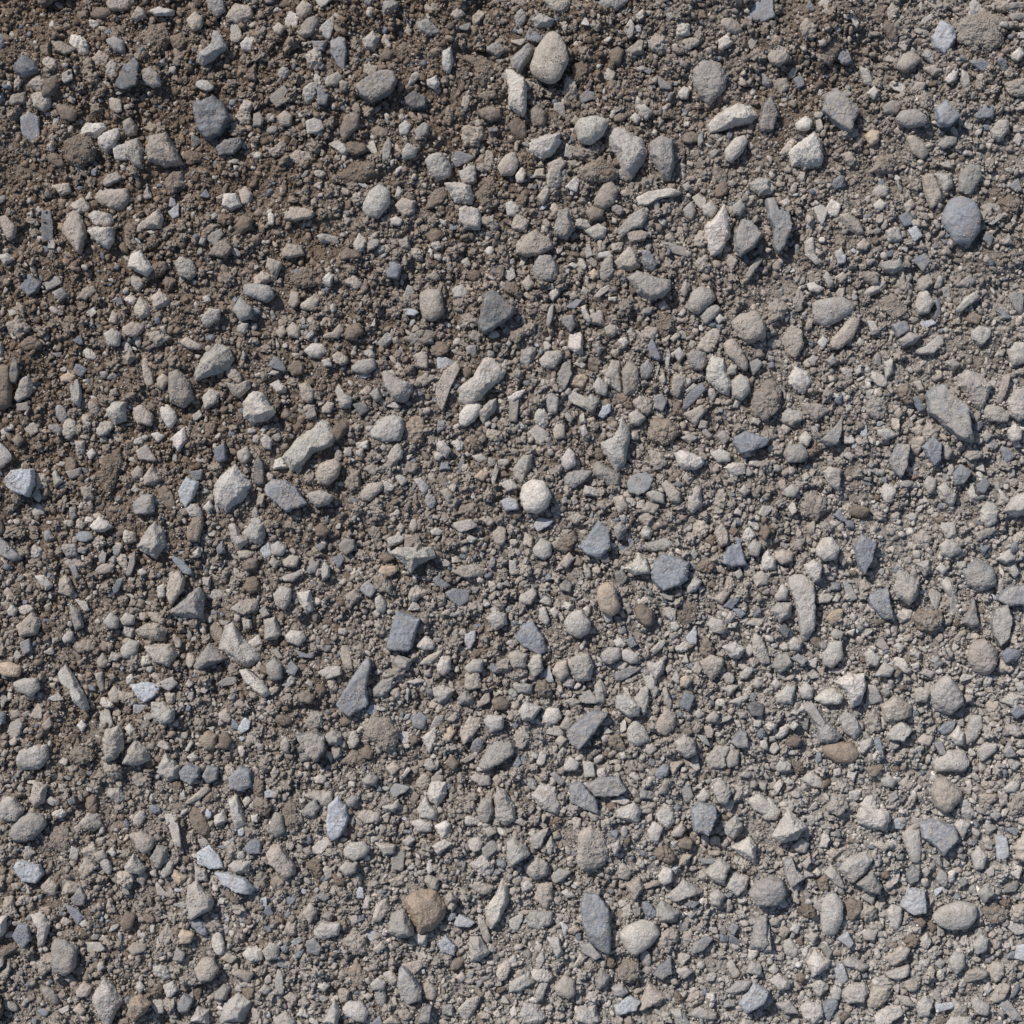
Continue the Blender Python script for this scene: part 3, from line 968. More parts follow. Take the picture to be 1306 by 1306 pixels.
AL -20,380 10,360 60,390 95,440 60,460 0,500 -20,460 |* pale fan-like chunk
AL 70,500 130,455 185,490 180,550 120,570 80,540
AL 160,430 200,350 220,400 200,455
RT 120,640 150,585 210,590 210,680 180,730 140,690
RG 80,760 110,730 210,735 205,800 140,835 85,810 | mid-grey rounded oblong stone
PW 740,550 770,505 810,520 810,580 770,600 745,580
AL 785,665 870,580 920,610 970,640 900,670 830,690 |* pale bird-shaped chunk
AL 975,535 1050,465 1100,500 1070,600 1020,580 |* pale slanted block
AL 1080,590 1120,540 1200,560 1180,620 1140,655 1085,620
AW 1110,410 1200,360 1230,400 1230,480 1180,465 |* white pennant-shaped chunk
RG 1195,640 1230,580 1300,555 1360,570 1380,640 1340,695 1240,700 |* dark grey rounded dome stone
AT 640,1240 690,1095 790,1170 740,1210 |* beige triangular chunk
PT 215,1110 270,1050 320,1080 325,1150 290,1175 230,1150 |* cream rounded-triangle pebble
CB 535,1030 570,975 640,985 655,1050 600,1100 540,1075 |* brown lumpy ball clod
AL 505,1120 560,1100 595,1140 560,1165 520,1160
AV 520,1210 600,1160 650,1190 630,1230 540,1255
RL 45,1260 60,1190 130,1200 190,1270 150,1306 60,1306
AL 120,1140 160,1070 190,1080 160,1170 130,1190
AL -10,1100 80,1030 120,1090 40,1140 -10,1140
AL 330,1290 340,1220 420,1210 450,1290 400,1320
AL 800,1230 850,1225 920,1320 850,1320
AG 720,750 760,680 850,740 830,790 740,790
FW 560,720 600,690 605,750 570,780
RT 530,520 560,480 610,540 590,580 540,565
AT 575,600 650,560 670,620 620,690
PT 280,830 320,800 355,825 320,845
AL 180,860 240,860 260,940 230,965
AS 715,1050 750,1000 800,970 810,1040 760,1075
RL 830,1040 880,1010 920,1040 870,1080
AG 1200,920 1235,770 1285,760 1300,900 1270,930
RL 1180,1040 1210,980 1260,1000 1260,1055
RT 1085,1000 1110,970 1160,1050 1110,1080
AS 910,950 920,890 990,860 1020,870 970,930
AG 1075,1130 1140,1080 1210,1080 1190,1120 1110,1150
AV 1150,1190 1220,1090 1290,1130 1270,1190 1180,1240 | bluish-white jagged slab
RL 890,1255 950,1215 1035,1250 1030,1280 920,1275
PW 1190,170 1250,140 1306,180 1340,230 1306,265 1220,220 |* off-white slipper-shaped pebble
AL 1075,300 1130,250 1165,300 1120,370 1080,340
AL 1000,650 1040,620 1080,650 1050,710 1010,700
AT 840,510 870,450 915,455 880,510
RL 930,160 970,110 1005,150 960,190
RT 735,140 770,60 800,60 780,140
FS 955,470 1030,470 1020,495 960,495
PT 990,430 1060,430 1050,455 1000,455
AL 90,370 140,330 190,310 150,410 110,420
AL 500,390 540,375 550,410 520,450
CT 860,860 910,820 920,880 870,930
AW 490,180 560,155 600,180 570,200
FS 190,40 220,30 280,90 250,100
PL 590,50 620,30 655,65 630,80
AT 670,600 740,580 760,600 680,625
PL 250,640 280,620 330,660 280,670
RL 10,280 50,260 90,290 60,305
RG 190,560 240,520 310,530 270,580 220,600
PT 800,1080 830,1065 845,1100 815,1110
PL 885,750 910,730 930,750 905,775
AS 1090,820 1120,790 1150,810 1120,860
AS 870,700 910,680 950,690 920,720
AD 610,720 650,710 650,750 620,760
AL 125,970 160,930 170,970 140,1030
AG 420,1080 450,1020 500,1060 480,1110 440,1130
#15 976 976
PL 835,760 880,710 980,680 1055,700 1060,760 1020,815 930,825 870,800 |* large smooth light grey oval pebble
RT 830,130 850,60 900,60 990,120 970,180 900,240 850,200 |* big beige cone-shaped stone
AW 455,250 480,210 610,225 620,260 600,320 530,310 470,290 |* white brick-shaped block
CN 305,220 340,150 400,140 420,200 370,255 |* brown egg-shaped clod
AL 30,350 70,280 110,215 200,300 150,360 70,380 |* pale tent-shaped chunk
PL 135,400 180,360 220,390 200,440 150,430
AS 775,290 860,270 950,310 960,360 890,450 850,400 790,360 |* glassy blue-grey slate wedge
PL 690,350 720,310 775,310 785,400 780,490 740,490 710,420
RL 940,290 980,260 1030,290 990,370
PL 1035,450 1070,400 1115,450 1090,520 1050,520
PL 280,700 300,650 350,640 385,690 385,780 350,850 290,850 275,770 |* tall pale capsule-shaped pebble
RB 400,690 430,665 490,690 480,740 430,795 405,750
PL 610,740 640,705 690,720 690,780 670,835 630,820
AV 685,710 720,620 800,630 810,740 740,750
AL 370,520 410,470 500,430 540,460 500,540 430,590 |* pale overhanging slab
AG 450,590 530,520 580,600 570,645 500,630
AL 295,540 330,500 370,540 400,620 350,600
FW 600,610 650,530 680,530 670,580 620,630
AS 710,550 740,500 780,530 770,580 730,600
AS 90,480 130,460 150,520 195,560 150,590 120,610 95,540
AW 205,990 250,930 325,980 310,1020 235,1060 |* white flat five-sided chunk
AG 270,910 310,890 335,930 320,980
AV 360,870 410,830 440,890 420,920
PL 490,850 520,820 565,840 550,885 500,880
PL 1040,900 1080,845 1120,870 1110,930 1060,950
PL 920,980 950,935 1000,950 1000,1010 960,1050 930,1020
PG 850,1000 880,970 910,990 880,1030
RT 1115,1040 1150,990 1210,1000 1210,1060 1160,1100
PL 1035,1190 1060,1160 1130,1210 1120,1260 1060,1250
AS 1180,1210 1220,1180 1280,1250 1300,1290 1240,1280
RL 385,1150 420,1100 500,1095 520,1140 490,1190 410,1200 |* light grey blunt block stone
PL 325,1140 350,1105 385,1130 375,1180 340,1180
RL 175,1220 210,1190 280,1200 290,1260 240,1300 190,1270
RL 540,1250 610,1215 680,1205 690,1250 600,1306 550,1300
RT 510,1180 540,1110 620,1110 630,1160 560,1220 520,1220
AL 650,1150 720,1160 750,1210 690,1200
AL 760,1200 800,1155 840,1190 820,1260 770,1260
AV 850,1200 940,1190 950,1215 860,1240
AL 600,1040 720,1000 720,1050 670,1080 610,1060
RT 595,970 680,900 730,920 700,970 640,1005
AG 380,980 420,960 520,1010 490,1040 400,1010
PL -20,190 20,160 75,230 50,270 -10,270
RL 180,70 230,30 290,60 290,120 230,110
AW 40,110 75,70 90,100 60,150
PL 90,80 120,65 150,85 120,105
PL 575,70 620,45 655,70 640,110 590,100
RB 500,20 520,-20 600,-10 570,40 530,65
PW 1190,110 1240,70 1275,90 1250,130 1200,130
CB 1080,720 1150,690 1230,740 1200,800 1120,790
PL 785,530 810,505 830,530 810,560
PW 1225,540 1260,495 1290,510 1270,570
RL 85,890 130,870 170,930 150,980 100,950
PL 120,830 150,780 175,810 160,850
PL 200,860 230,835 265,850 240,900
PB 740,790 780,760 810,790 790,820
PB 815,800 840,780 870,820 840,850
AL 180,490 220,450 230,480 200,520
PW 235,540 260,515 285,540 265,560
PT 530,390 570,370 620,400 590,430
AL -20,800 20,810 30,930 -10,940
PL 10,1030 45,995 70,1030 40,1055
AL 900,1306 930,1260 1030,1265 1050,1306
AG 1060,640 1110,600 1150,640 1100,690
AL 1100,1130 1130,1095 1150,1130 1120,1160
RT 1130,1180 1180,1100 1240,1100 1200,1180 1150,1200
PT 300,440 340,415 375,440 340,470
AG 50,1200 120,1180 170,1250 100,1250
FS 1230,1170 1275,1100 1285,1120 1250,1175
AS 970,580 1000,560 1020,590 990,610
AG 620,150 660,120 670,160 620,200
CT 670,90 710,60 750,90 720,130
CT 1210,200 1260,140 1306,120 1306,220 1240,250
RG 1110,240 1150,215 1190,245 1160,280
"""

# ------------------------------------------------------------------ noise
_perm = RNG.permutation(256); _perm = np.concatenate([_perm, _perm, _perm])
_g = RNG.normal(size=(256, 3)); _g /= np.linalg.norm(_g, axis=1)[:, None]
def noise(p):
    """Perlin gradient noise, about -0.8..0.8, p is (n,3)."""
    p = np.asarray(p, float)
    i = np.floor(p).astype(np.int64); f = p - i; i &= 255
    u = f * f * f * (f * (f * 6 - 15) + 10)
    out = 0
    for dx in (0, 1):
        wx = u[:, 0] if dx else 1 - u[:, 0]
        a = _perm[i[:, 0] + dx]
        for dy in (0, 1):
            wy = u[:, 1] if dy else 1 - u[:, 1]
            b = _perm[a + i[:, 1] + dy]
            for dz in (0, 1):
                wz = u[:, 2] if dz else 1 - u[:, 2]
                g = _g[_perm[b + i[:, 2] + dz]]
                d = g[:, 0] * (f[:, 0] - dx) + g[:, 1] * (f[:, 1] - dy) + g[:, 2] * (f[:, 2] - dz)
                out = out + wx * wy * wz * d
    return out
def n2(x, y, L, z=0.0):
    return noise(np.stack([x / L + 31.7 + z, y / L + 11.3 - z, np.full_like(x, z * 1.7 + 0.37)], 1))

def ground_low(x, y):
    """Undulation of the soil in px, photo coordinates."""
    top = 1 + 1.1 * np.clip((190 - y) / 190, 0, 1)
    return top * (10 * n2(x, y, 190) + 14 * n2(x, y, 75, 3.1)) + 11 * n2(x, y, 32, 5.2)
def ground_fine(x, y):
    rough = 0.75 + 0.8 * n2(x, y, 110, 9.4) + 0.7 * np.clip((190 - y) / 190, 0, 1)
    rough = np.clip(rough, 0.35, 1.7)
    return rough * (12 * np.abs(n2(x, y, 17, 1.3)) + 9 * np.abs(n2(x, y, 8.0, 2.2)) + 5.0 * np.abs(n2(x, y, 4.4, 4.4)) + 2.2 * n2(x, y, 2.8, 5.9)) - 3.0

# ------------------------------------------------------------------ meshes
def ico(sub):
    import bmesh
    bm = bmesh.new(); bmesh.ops.create_icosphere(bm, subdivisions=sub, radius=1.0)
    bm.verts.ensure_lookup_table()
    v = np.array([x.co[:] for x in bm.verts]); f = np.array([[w.index for w in q.verts] for q in bm.faces])
    bm.free(); return v, f
ICO = {k: ico(k) for k in (1, 2, 3, 4, 5, 6)}

def make_mesh(name, v, f, col=None, dust=None, smooth=True):
    me = bpy.data.meshes.new(name)
    nv, nf, k = len(v), len(f), f.shape[1]
    me.vertices.add(nv); me.vertices.foreach_set('co', np.ascontiguousarray(v, np.float32).ravel())
    me.loops.add(nf * k); me.loops.foreach_set('vertex_index', np.ascontiguousarray(f, np.int32).ravel())
    me.polygons.add(nf)
    me.polygons.foreach_set('loop_start', np.arange(0, nf * k, k, dtype=np.int32))
    me.polygons.foreach_set('use_smooth', np.full(nf, smooth))
    me.update(calc_edges=True)
    if col is not None:
        c = np.ones((nv, 4), np.float32); c[:, :3] = col
        me.attributes.new('tint', 'FLOAT_COLOR', 'POINT').data.foreach_set('color', c.ravel())
    if dust is not None:
        d = np.broadcast_to(np.asarray(dust, np.float32), (nv,))
        me.attributes.new('dust', 'FLOAT', 'POINT').data.foreach_set('value', np.ascontiguousarray(d))
    return me

THT = np.linspace(-math.pi, math.pi, 361)[:-1]
def polar(poly, sig):
    """Distance from the centroid to the outline for 360 directions."""
    p = np.asarray(poly, float); q = np.roll(p, -1, 0)
    cr = p[:, 0] * q[:, 1] - q[:, 0] * p[:, 1]; A = cr.sum() / 2
    c = ((p + q) * cr[:, None]).sum(0) / (6 * A)
    dens = []
    for a, b in zip(p, q):
        n = max(2, int(np.hypot(*(b - a)) / 0.7)); t = np.linspace(0, 1, n, endpoint=False)[:, None]
        dens.append(a + (b - a) * t)
    d = np.concatenate(dens) - c
    C = np.cov(d.T); ev = np.sqrt(np.maximum(np.linalg.eigvalsh(C), 1e-6))
    e = q - p; w = p - c
    ux, uy = np.cos(THT)[:, None], np.sin(THT)[:, None]
    den = ux * e[:, 1] - uy * e[:, 0]; den = np.where(np.abs(den) < 1e-9, 1e-9, den)
    t = (w[:, 0] * e[:, 1] - w[:, 1] * e[:, 0]) / den
    s = (w[:, 0] * uy - w[:, 1] * ux) / den
    r = np.where((t > 0) & (s >= -1e-6) & (s <= 1 + 1e-6), t, 0).max(1)
    if sig <= 1.0:                                                   # chipped, jagged edge
        r = r * (1 + .07 * noise(np.stack([np.cos(THT) * 2.6 + c[0], np.sin(THT) * 2.6 + c[1], np.zeros_like(THT)], 1)) + .05 * noise(np.stack([np.cos(THT) * 6 + c[1], np.sin(THT) * 6 + c[0], np.ones_like(THT)], 1)))
    r = np.where(r <= 0.5, np.median(r) * 0.4, r)
    if sig > 0:
        k = np.exp(-0.5 * (np.arange(-30, 31) / sig) ** 2); k /= k.sum()
        r = np.convolve(np.concatenate([r[-30:], r, r[:30]]), k, 'valid')
    return c, abs(A), r, ev

def body(kind, r, H, rng, sub, at=(0, 0), detail=1.0, slab=False):
    """Stone body in px: outline r(theta) at the equator, height H, flattened below."""
    u, f = ICO[sub]
    rm = float(r.mean())
    th = np.arctan2(u[:, 1], u[:, 0])
    x = (th + math.pi) / (2 * math.pi) * len(r); i = np.floor(x).astype(int) % len(r); fr = x - np.floor(x)
    rt = r[i] * (1 - fr) + r[(i + 1) % len(r)] * fr
    cphi = np.hypot(u[:, 0], u[:, 1]); sz = u[:, 2]
    k = {'P': 2.5, 'R': 5.0, 'A': 16.0, 'F': 16.0, 'C': 2.8}[kind]
    tap = .12 if slab else {'P': 0.0, 'R': 0.10, 'A': rng.uniform(0.2, 0.7), 'F': 0.1, 'C': 0.1}[kind]
    terms = [(cphi + tap * np.maximum(sz, 0)) / rt, np.maximum(-sz, 0) / (0.7 * H)]
    def supp(t, az, f):                                             # a plane that shaves the body at this tilt
        sp = float((r * np.cos(THT - az)).max())
        return f * (math.sin(t) * sp + math.cos(t) * H * .95)
    def plane(tilt, az, d):
        n = np.array([math.sin(tilt) * math.cos(az), math.sin(tilt) * math.sin(az), math.cos(tilt)])
        terms.append(np.maximum(u @ n, 0) / d)
    rad = math.radians
    if kind == 'P':
        plane(rad(rng.uniform(0, 8)), rng.uniform(0, 6.28), H)
    elif kind == 'R':
        plane(rad(rng.uniform(3, 14)), rng.uniform(0, 6.28), H * 0.97)
        for _ in range(3):
            t = rad(rng.uniform(28, 52)); a = rng.uniform(0, 6.28); plane(t, a, supp(t, a, rng.uniform(.74, .92)))
    elif kind == 'A' and slab:
        plane(rad(rng.uniform(3, 13)), rng.uniform(0, 6.28), H * .95)
        az0 = rng.uniform(0, 6.28)
        for j in range(int(rng.integers(2, 4))):
            t = rad(rng.uniform(14, 40)); a = az0 + j * 2.2; plane(t, a, supp(t, a, rng.uniform(.74, .92)))
    elif kind == 'A':
        plane(rad(rng.uniform(5, 22)), rng.uniform(0, 6.28), H * 0.9)
        az0 = rng.uniform(0, 6.28)
        for j in range(int(rng.integers(4, 7))):
            t = rad(rng.uniform(24, 54)); a = az0 + j * 2.399 + rng.uniform(-.4, .4); plane(t, a, supp(t, a, rng.uniform(.66, .88)))
    elif kind == 'F':
        plane(rad(rng.uniform(2, 10)), rng.uniform(0, 6.28), H)
        t = rad(rng.uniform(10, 22)); a = rng.uniform(0, 6.28); plane(t, a, supp(t, a, .82))
    else:
        plane(0, 0, H)
    s = 0
    for t in terms: s = s + np.maximum(t, 1e-9) ** k
    R = s ** (-1.0 / k)
    v = u * R[:, None]
    q = v + np.array([at[0], at[1], 17.0])
    a1 = {'P': .05, 'R': .10, 'A': .07, 'F': .05, 'C': .24}[kind]
    a2 = {'P': .9, 'R': 1.8, 'A': 1.5, 'F': .9, 'C': 3.8}[kind] * min(1, rm / 14)
    dr = rm * a1 * noise(q / (0.75 * rm) + 3.3)
    if detail > 0:
        dr = dr + detail * a2 * (noise(q / 5.5 + 7.7) + 0.6 * noise(q / 2.6 + 1.1))
        if kind in 'AR': dr = dr - detail * 0.07 * rm * np.abs(noise(q / (0.45 * rm) + 9.2))
    lim = np.maximum(R, 1e-6)
    v = v * (1 + np.clip(dr / lim, -.4, .4))[:, None]
    return v, f

def build(name, v, f, col, dust, mat, loc=(0, 0, 0), smooth=True):
    me = make_mesh(name, v * S, f, col, dust, smooth)
    me.materials.append(mat)
    o = bpy.data.objects.new(name, me); COL.objects.link(o); o.location = loc
    return o

# ------------------------------------------------------------------ materials
def lin(c): return tuple(((x / 255 + .055) / 1.055) ** 2.4 if x > 10 else x / 3294 for x in c)
PAL = {'W': (200, 191, 180), 'L': (183, 176, 167), 'T': (177, 165, 152), 'G': (155, 150, 144), 'B': (123, 109, 96),
       'N': (160, 142, 124), 'O': (195, 173, 150), 'S': (130, 133, 138), 'D': (96, 98, 102), 'V': (183, 184, 186)}
def col_of(code, rng, amt=.07):
    c = np.array(lin(PAL[code])); return c * (1 + rng.normal(0, amt)) * (1 + rng.normal(0, .008, 3))

def nd(nt, t, **kw):
    n = nt.nodes.new(t)
    for k, v in kw.items(): setattr(n, k, v)
    return n
def noise_node(nt, pos, L, detail=3, rough=.6):
    n = nd(nt, 'ShaderNodeTexNoise'); n.inputs['Scale'].default_value = 1 / (L * S)
    n.inputs['Detail'].default_value = detail; n.inputs['Roughness'].default_value = rough
    nt.links.new(pos, n.inputs['Vector']); return n.outputs['Fac']
def mrange(nt, val, a, b, c, d):
    n = nd(nt, 'ShaderNodeMapRange'); n.inputs[1].default_value = a; n.inputs[2].default_value = b
    n.inputs[3].default_value = c; n.inputs[4].default_value = d; nt.links.new(val, n.inputs[0]); return n.outputs[0]
def mathn(nt, op, a, b):
    n = nd(nt, 'ShaderNodeMath', operation=op)
    for i, x in enumerate((a, b)):
        if isinstance(x, (int, float)): n.inputs[i].default_value = x
        else: nt.links.new(x, n.inputs[i])
    return n.outputs[0]
def mixc(nt, fac, a, b, mode='MIX'):
    n = nd(nt, 'ShaderNodeMix', data_type='RGBA', blend_type=mode)
    for sock, x in ((n.inputs[0], fac), (n.inputs[6], a), (n.inputs[7], b)):
        if isinstance(x, (int, float)): sock.default_value = x
        elif isinstance(x, tuple): sock.default_value = (*x, 1)
        else: nt.links.new(x, sock)
    return n.outputs[2]
def soil_colour(nt, pos):
    """Darker brown soil towards the top left, dry grey dust towards the bottom right."""
    sep = nd(nt, 'ShaderNodeSeparateXYZ'); nt.links.new(pos, sep.inputs[0])
    g = mathn(nt, 'SUBTRACT', mathn(nt, 'MULTIPLY', sep.outputs[0], 0.9), mathn(nt, 'MULTIPLY', sep.outputs[1], 0.9))
    big = mrange(nt, noise_node(nt, pos, 150, 3, .6), .3, .7, -.45, .45)
    f = mathn(nt, 'ADD', mrange(nt, g, -.34, .46, .0, 1.0), big)
    f = mrange(nt, f, 0, 1, 0, 1)
    c = mixc(nt, f, lin(SOIL_BROWN), lin(SOIL_GREY))
    fine = mrange(nt, noise_node(nt, pos, 5, 4, .75), .25, .75, .62, 1.38)
    n = nd(nt, 'ShaderNodeVectorMath', operation='SCALE'); nt.links.new(c, n.inputs[0]); nt.links.new(fine, n.inputs['Scale'])
    return n.outputs[0]
SOIL_BROWN = (120, 104, 89); SOIL_GREY = (166, 159, 150)

def material(name, kind):
    m = bpy.data.materials.new(name); m.use_nodes = True; nt = m.node_tree
    b = nt.nodes['Principled BSDF']
    pos = nd(nt, 'ShaderNodeNewGeometry'); P = pos.outputs['Position']
    soil = soil_colour(nt, P)
    if kind == 'soil':
        base = soil
        spk = mrange(nt, noise_node(nt, P, 3.2, 2, .5), .60, .72, 0, .5)
        base = mixc(nt, spk, base, lin((176, 166, 154)))
    else:
        at = nd(nt, 'ShaderNodeAttribute', attribute_name='tint'); du = nd(nt, 'ShaderNodeAttribute', attribute_name='dust')
        var = mathn(nt, 'MULTIPLY', mrange(nt, noise_node(nt, P, 14, 3, .6), .25, .75, .84, 1.16),
                    mrange(nt, noise_node(nt, P, 2.4, 3, .65), .25, .75, .62, 1.38))
        n = nd(nt, 'ShaderNodeVectorMath', operation='SCALE'); nt.links.new(at.outputs['Color'], n.inputs[0]); nt.links.new(var, n.inputs['Scale'])
        base = n.outputs[0]
        # brown earth stains
        stn = mrange(nt, noise_node(nt, P, 26, 5, .7), .52, .68, 0, .42)
        base = mixc(nt, stn, base, lin((138, 119, 101)))
        # small pits and dark mineral specks
        sp = mrange(nt, noise_node(nt, P, 3.0, 1, .5), .66, .74, 0, .38)
        base = mixc(nt, sp, base, lin((96, 90, 84)))
        if kind == 'slate':
            vein = mrange(nt, noise_node(nt, P, 14, 6, .85), .50, .64, 0, .5)
            base = mixc(nt, vein, base, lin((165, 168, 172)))
        # settled dust
        sepn = nd(nt, 'ShaderNodeSeparateXYZ'); nt.links.new(pos.outputs['Normal'], sepn.inputs[0])
        up = mrange(nt, sepn.outputs[2], .25, .8, .35, 1)
        dn = mathn(nt, 'ADD', noise_node(nt, P, 11, 6, .8), mathn(nt, 'SUBTRACT', du.outputs['Fac'], .5))
        dm = mathn(nt, 'MULTIPLY', mrange(nt, dn, .46, .68, .12, .92), up)   # a thin film everywhere, thick patches
        base = mixc(nt, dm, base, mixc(nt, .48, soil, lin((180, 171, 160))) if kind != 'clod' else soil)
    nt.links.new(base, b.inputs['Base Color'])
    b.inputs['Roughness'].default_value = .62 if kind == 'slate' else .92
    b.inputs['Specular IOR Level'].default_value = .35 if kind == 'slate' else .15
    h = mathn(nt, 'ADD', noise_node(nt, P, 2.2, 3, .7), mathn(nt, 'MULTIPLY', noise_node(nt, P, 7, 3, .6), 1.4))
    bp = nd(nt, 'ShaderNodeBump'); bp.inputs['Strength'].default_value = {'soil': 1.0, 'slate': .6}.get(kind, .9)
    bp.inputs['Distance'].default_value = {'soil': 3.2, 'slate': 1.1}.get(kind, 1.6) * S
    nt.links.new(h, bp.inputs['Height']); nt.links.new(bp.outputs[0], b.inputs['Normal'])
    return m
M_SOIL = material('dry_soil', 'soil'); M_STONE = material('limestone', 'stone')
M_SLATE = material('slate', 'slate'); M_CLOD = material('earth_clod', 'clod')

# ------------------------------------------------------------------ read the traced outlines
stones = []
ox = oy = 0
for line in DATA.strip().splitlines():
    if line[0] == '#':
        _, a, b_ = line.split(); ox, oy = float(a), float(b_); continue
    geo, _, look = line.partition('|')
    look = look.strip(); lm = look.startswith('*'); look = look.lstrip('* ').strip()
    tok = geo.split(); code = tok[0]
    pts = np.array([[float(t) for t in q.split(',')] for q in tok[1:]]) * (330 / 1306) + (ox, oy)
    pts = np.stack([pts[:, 0], -pts[:, 1]], 1)                      # y up
    sig = {'P': 6, 'R': 3, 'A': 1.0, 'F': 1.0, 'C': 3}[code[0]]
    c, area, r, ev = polar(pts, sig)
    stones.append(dict(k=code[0], c=code[1], pts=pts, cen=c, area=area, r=r, ev=ev, look=look, lm=lm, n=len(tok) - 1))
stones.sort(key=lambda s: -s['area'])
NAMED = 300
vis = lambda s: (0 < s['cen'][0] < 1306) and (-1306 < s['cen'][1] < 0)
named = [s for s in stones if vis(s)][:NAMED]
ids = set(map(id, named)); rest = [s for s in stones if id(s) not in ids]

def to_world(c, z=0.0): return ((c[0] - HALF) * S, (c[1] + HALF) * S, z * S)
def height_of(s, rng):
    minor = s['ev'][0] * 1.35
    minor = min(minor, 1.4 * float(s['r'].min()) + 2)
    q = {'P': .90, 'R': .88, 'A': 1.0, 'F': .30, 'C': .75}[s['k']]
    if slate(s) and s['k'] == 'A': q *= .85
    return max(2.0, min(minor, 18) * q * rng.uniform(.85, 1.15))
DUST = {'P': .40, 'R': .50, 'A': .46, 'F': .44, 'C': .62}
def slate(s): return s['c'] in 'SDV' and s['k'] in 'AFP'
def stone_parts(s, rng, sub):
    H = height_of(s, rng)
    s['H'] = H
    cx, cy = s['cen']
    v, f = body(s['k'], s['r'] * (1.04 if s['k'] in 'PRC' else 1.06), H, rng, sub, (cx, cy), slab=slate(s))
    low = float(ground_low(np.array([cx]), np.array([-cy]))[0])
    s['z'] = low + {'P': 5.0, 'A': 5.8, 'F': 4.6, 'R': 4.0, 'C': 3.2}[s['k']] + ({'P': .36, 'R': .24, 'A': .32, 'F': 1.0, 'C': .06}[s['k']] - .25 * rng.random() ** 2) * H
    if s['k'] == 'F':                                                # flakes lie a little tilted
        t = math.radians(rng.uniform(3, 12)); az = rng.uniform(0, 6.28)
        v = v.copy(); v[:, 2] += math.tan(t) * (v[:, 0] * math.cos(az) + v[:, 1] * math.sin(az))
    dust = float(np.clip(DUST[s['k']] + rng.normal(0, .10) + (.06 if 'dust' in s['look'] or 'sand' in s['look'] else 0), .05, .8))
    if slate(s) and s['c'] in 'SD': dust += .07
    if s['c'] in 'WV': dust = min(dust, .28 if s['c'] == 'W' else .46)
    return v, f, col_of(s['c'], rng), dust

# ------------------------------------------------------------------ labels
CN = {'W': 'off-white', 'L': 'light grey', 'T': 'beige', 'G': 'mid-grey', 'B': 'brown', 'N': 'warm brown', 'O': 'orange-tan',
      'S': 'blue-grey', 'D': 'dark grey', 'V': 'bluish-white'}
for s in named:
    asp = s['ev'][1] / s['ev'][0]; s['asp'] = asp
    k, sl = s['k'], s['c'] in 'SD'
    if not s['look']:
        size = 'large ' if s['area'] > 1150 else ('small ' if s['area'] < 560 else '')
        sh = 'slim ' if asp > 2.1 else ('oblong ' if asp > 1.5 else '')
        if k == 'P': t = (sh or 'round ') + 'smooth %s pebble'
        elif k == 'R': t = (sh or 'blunt ') + '%s stone'
        elif k == 'A': t = (sh or ('three-sided ' if s['n'] == 3 else 'angular ')) + ('%s slate chip' if sl else '%s chunk')
        elif k == 'F': t = (sh or 'thin ') + ('%s slate flake' if sl else '%s flake')
        else: t = (sh or 'crumbly ') + '%s soil clod'
        s['look'] = size + t % CN[s['c']]
marks = [s for s in named if s['lm']]
def grid_place(c):
    x, y = c[0] / 1306, -c[1] / 1306
    v = 'top' if y < .2 else 'upper' if y < .4 else 'middle' if y < .6 else 'lower' if y < .8 else 'bottom'
    h = 'far left' if x < .2 else 'left' if x < .4 else 'centre' if x < .6 else 'right' if x < .8 else 'far right'
    return {'top': 'near the top', 'upper': 'in the upper part', 'middle': 'at mid height', 'lower': 'in the lower part',
            'bottom': 'near the bottom'}[v] + ', ' + {'centre': 'at the centre'}.get(h, 'at the ' + h)
for s in marks: s['label'] = s['look'] + ' ' + grid_place(s['cen'])
SECT = ['to the right of', 'up and right of', 'above', 'up and left of', 'to the left of', 'down and left of', 'below', 'down and right of']
def sector(a, b):                                                    # where a lies seen from b
    d = a - b; return int(round(math.atan2(d[1], d[0]) / (math.pi / 4))) % 8
used = set(s['label'] for s in marks); weak = 0
for s in named:
    if s['lm']: continue
    cand = sorted(marks, key=lambda m: np.hypot(*(m['cen'] - s['cen'])))[:8]
    same = [o for o in named if o is not s and o['look'] == s['look']]
    best = None
    for m in cand:
        sec = sector(s['cen'], m['cen']); d = np.hypot(*(s['cen'] - m['cen']))
        clash = [np.hypot(*(o['cen'] - m['cen'])) for o in same
                 if min((sector(o['cen'], m['cen']) - sec) % 8, (sec - sector(o['cen'], m['cen'])) % 8) <= 1]
        if all(q > 1.7 * d for q in clash):
            best = (m, sec, d); break
    if best is None: best = (cand[0], sector(s['cen'], cand[0]['cen']), np.hypot(*(s['cen'] - cand[0]['cen']))); weak += 1
    m, sec, d = best
    rel = ('just ' if d < 75 else '') + SECT[sec]
    s['label'] = s['look'] + ' ' + rel + ' the ' + m['look']
    if len(s['label'].replace('-', ' ').split()) > 15: s['label'] = s['look'] + ' ' + SECT[sec].replace('to the ', '') + ' the ' + m['look']
    if s['label'] in used: weak += 1; s['label'] += ' ' + grid_place(s['cen']).split(',')[0]
    used.add(s['label'])
NAMES = {'P': ('pebble', 'pebble', 'pebbles lying in the gravel'), 'R': ('rounded_stone', 'stone', 'blunt stones lying in the gravel'),
         'A': ('stone_chunk', 'stone', 'angular chunks lying in the gravel'), 'F': ('stone_flake', 'stone flake', 'thin flakes lying in the gravel'),
         'C': ('soil_clod', 'soil clod', 'soil clods among the stones')}

STUCK = []
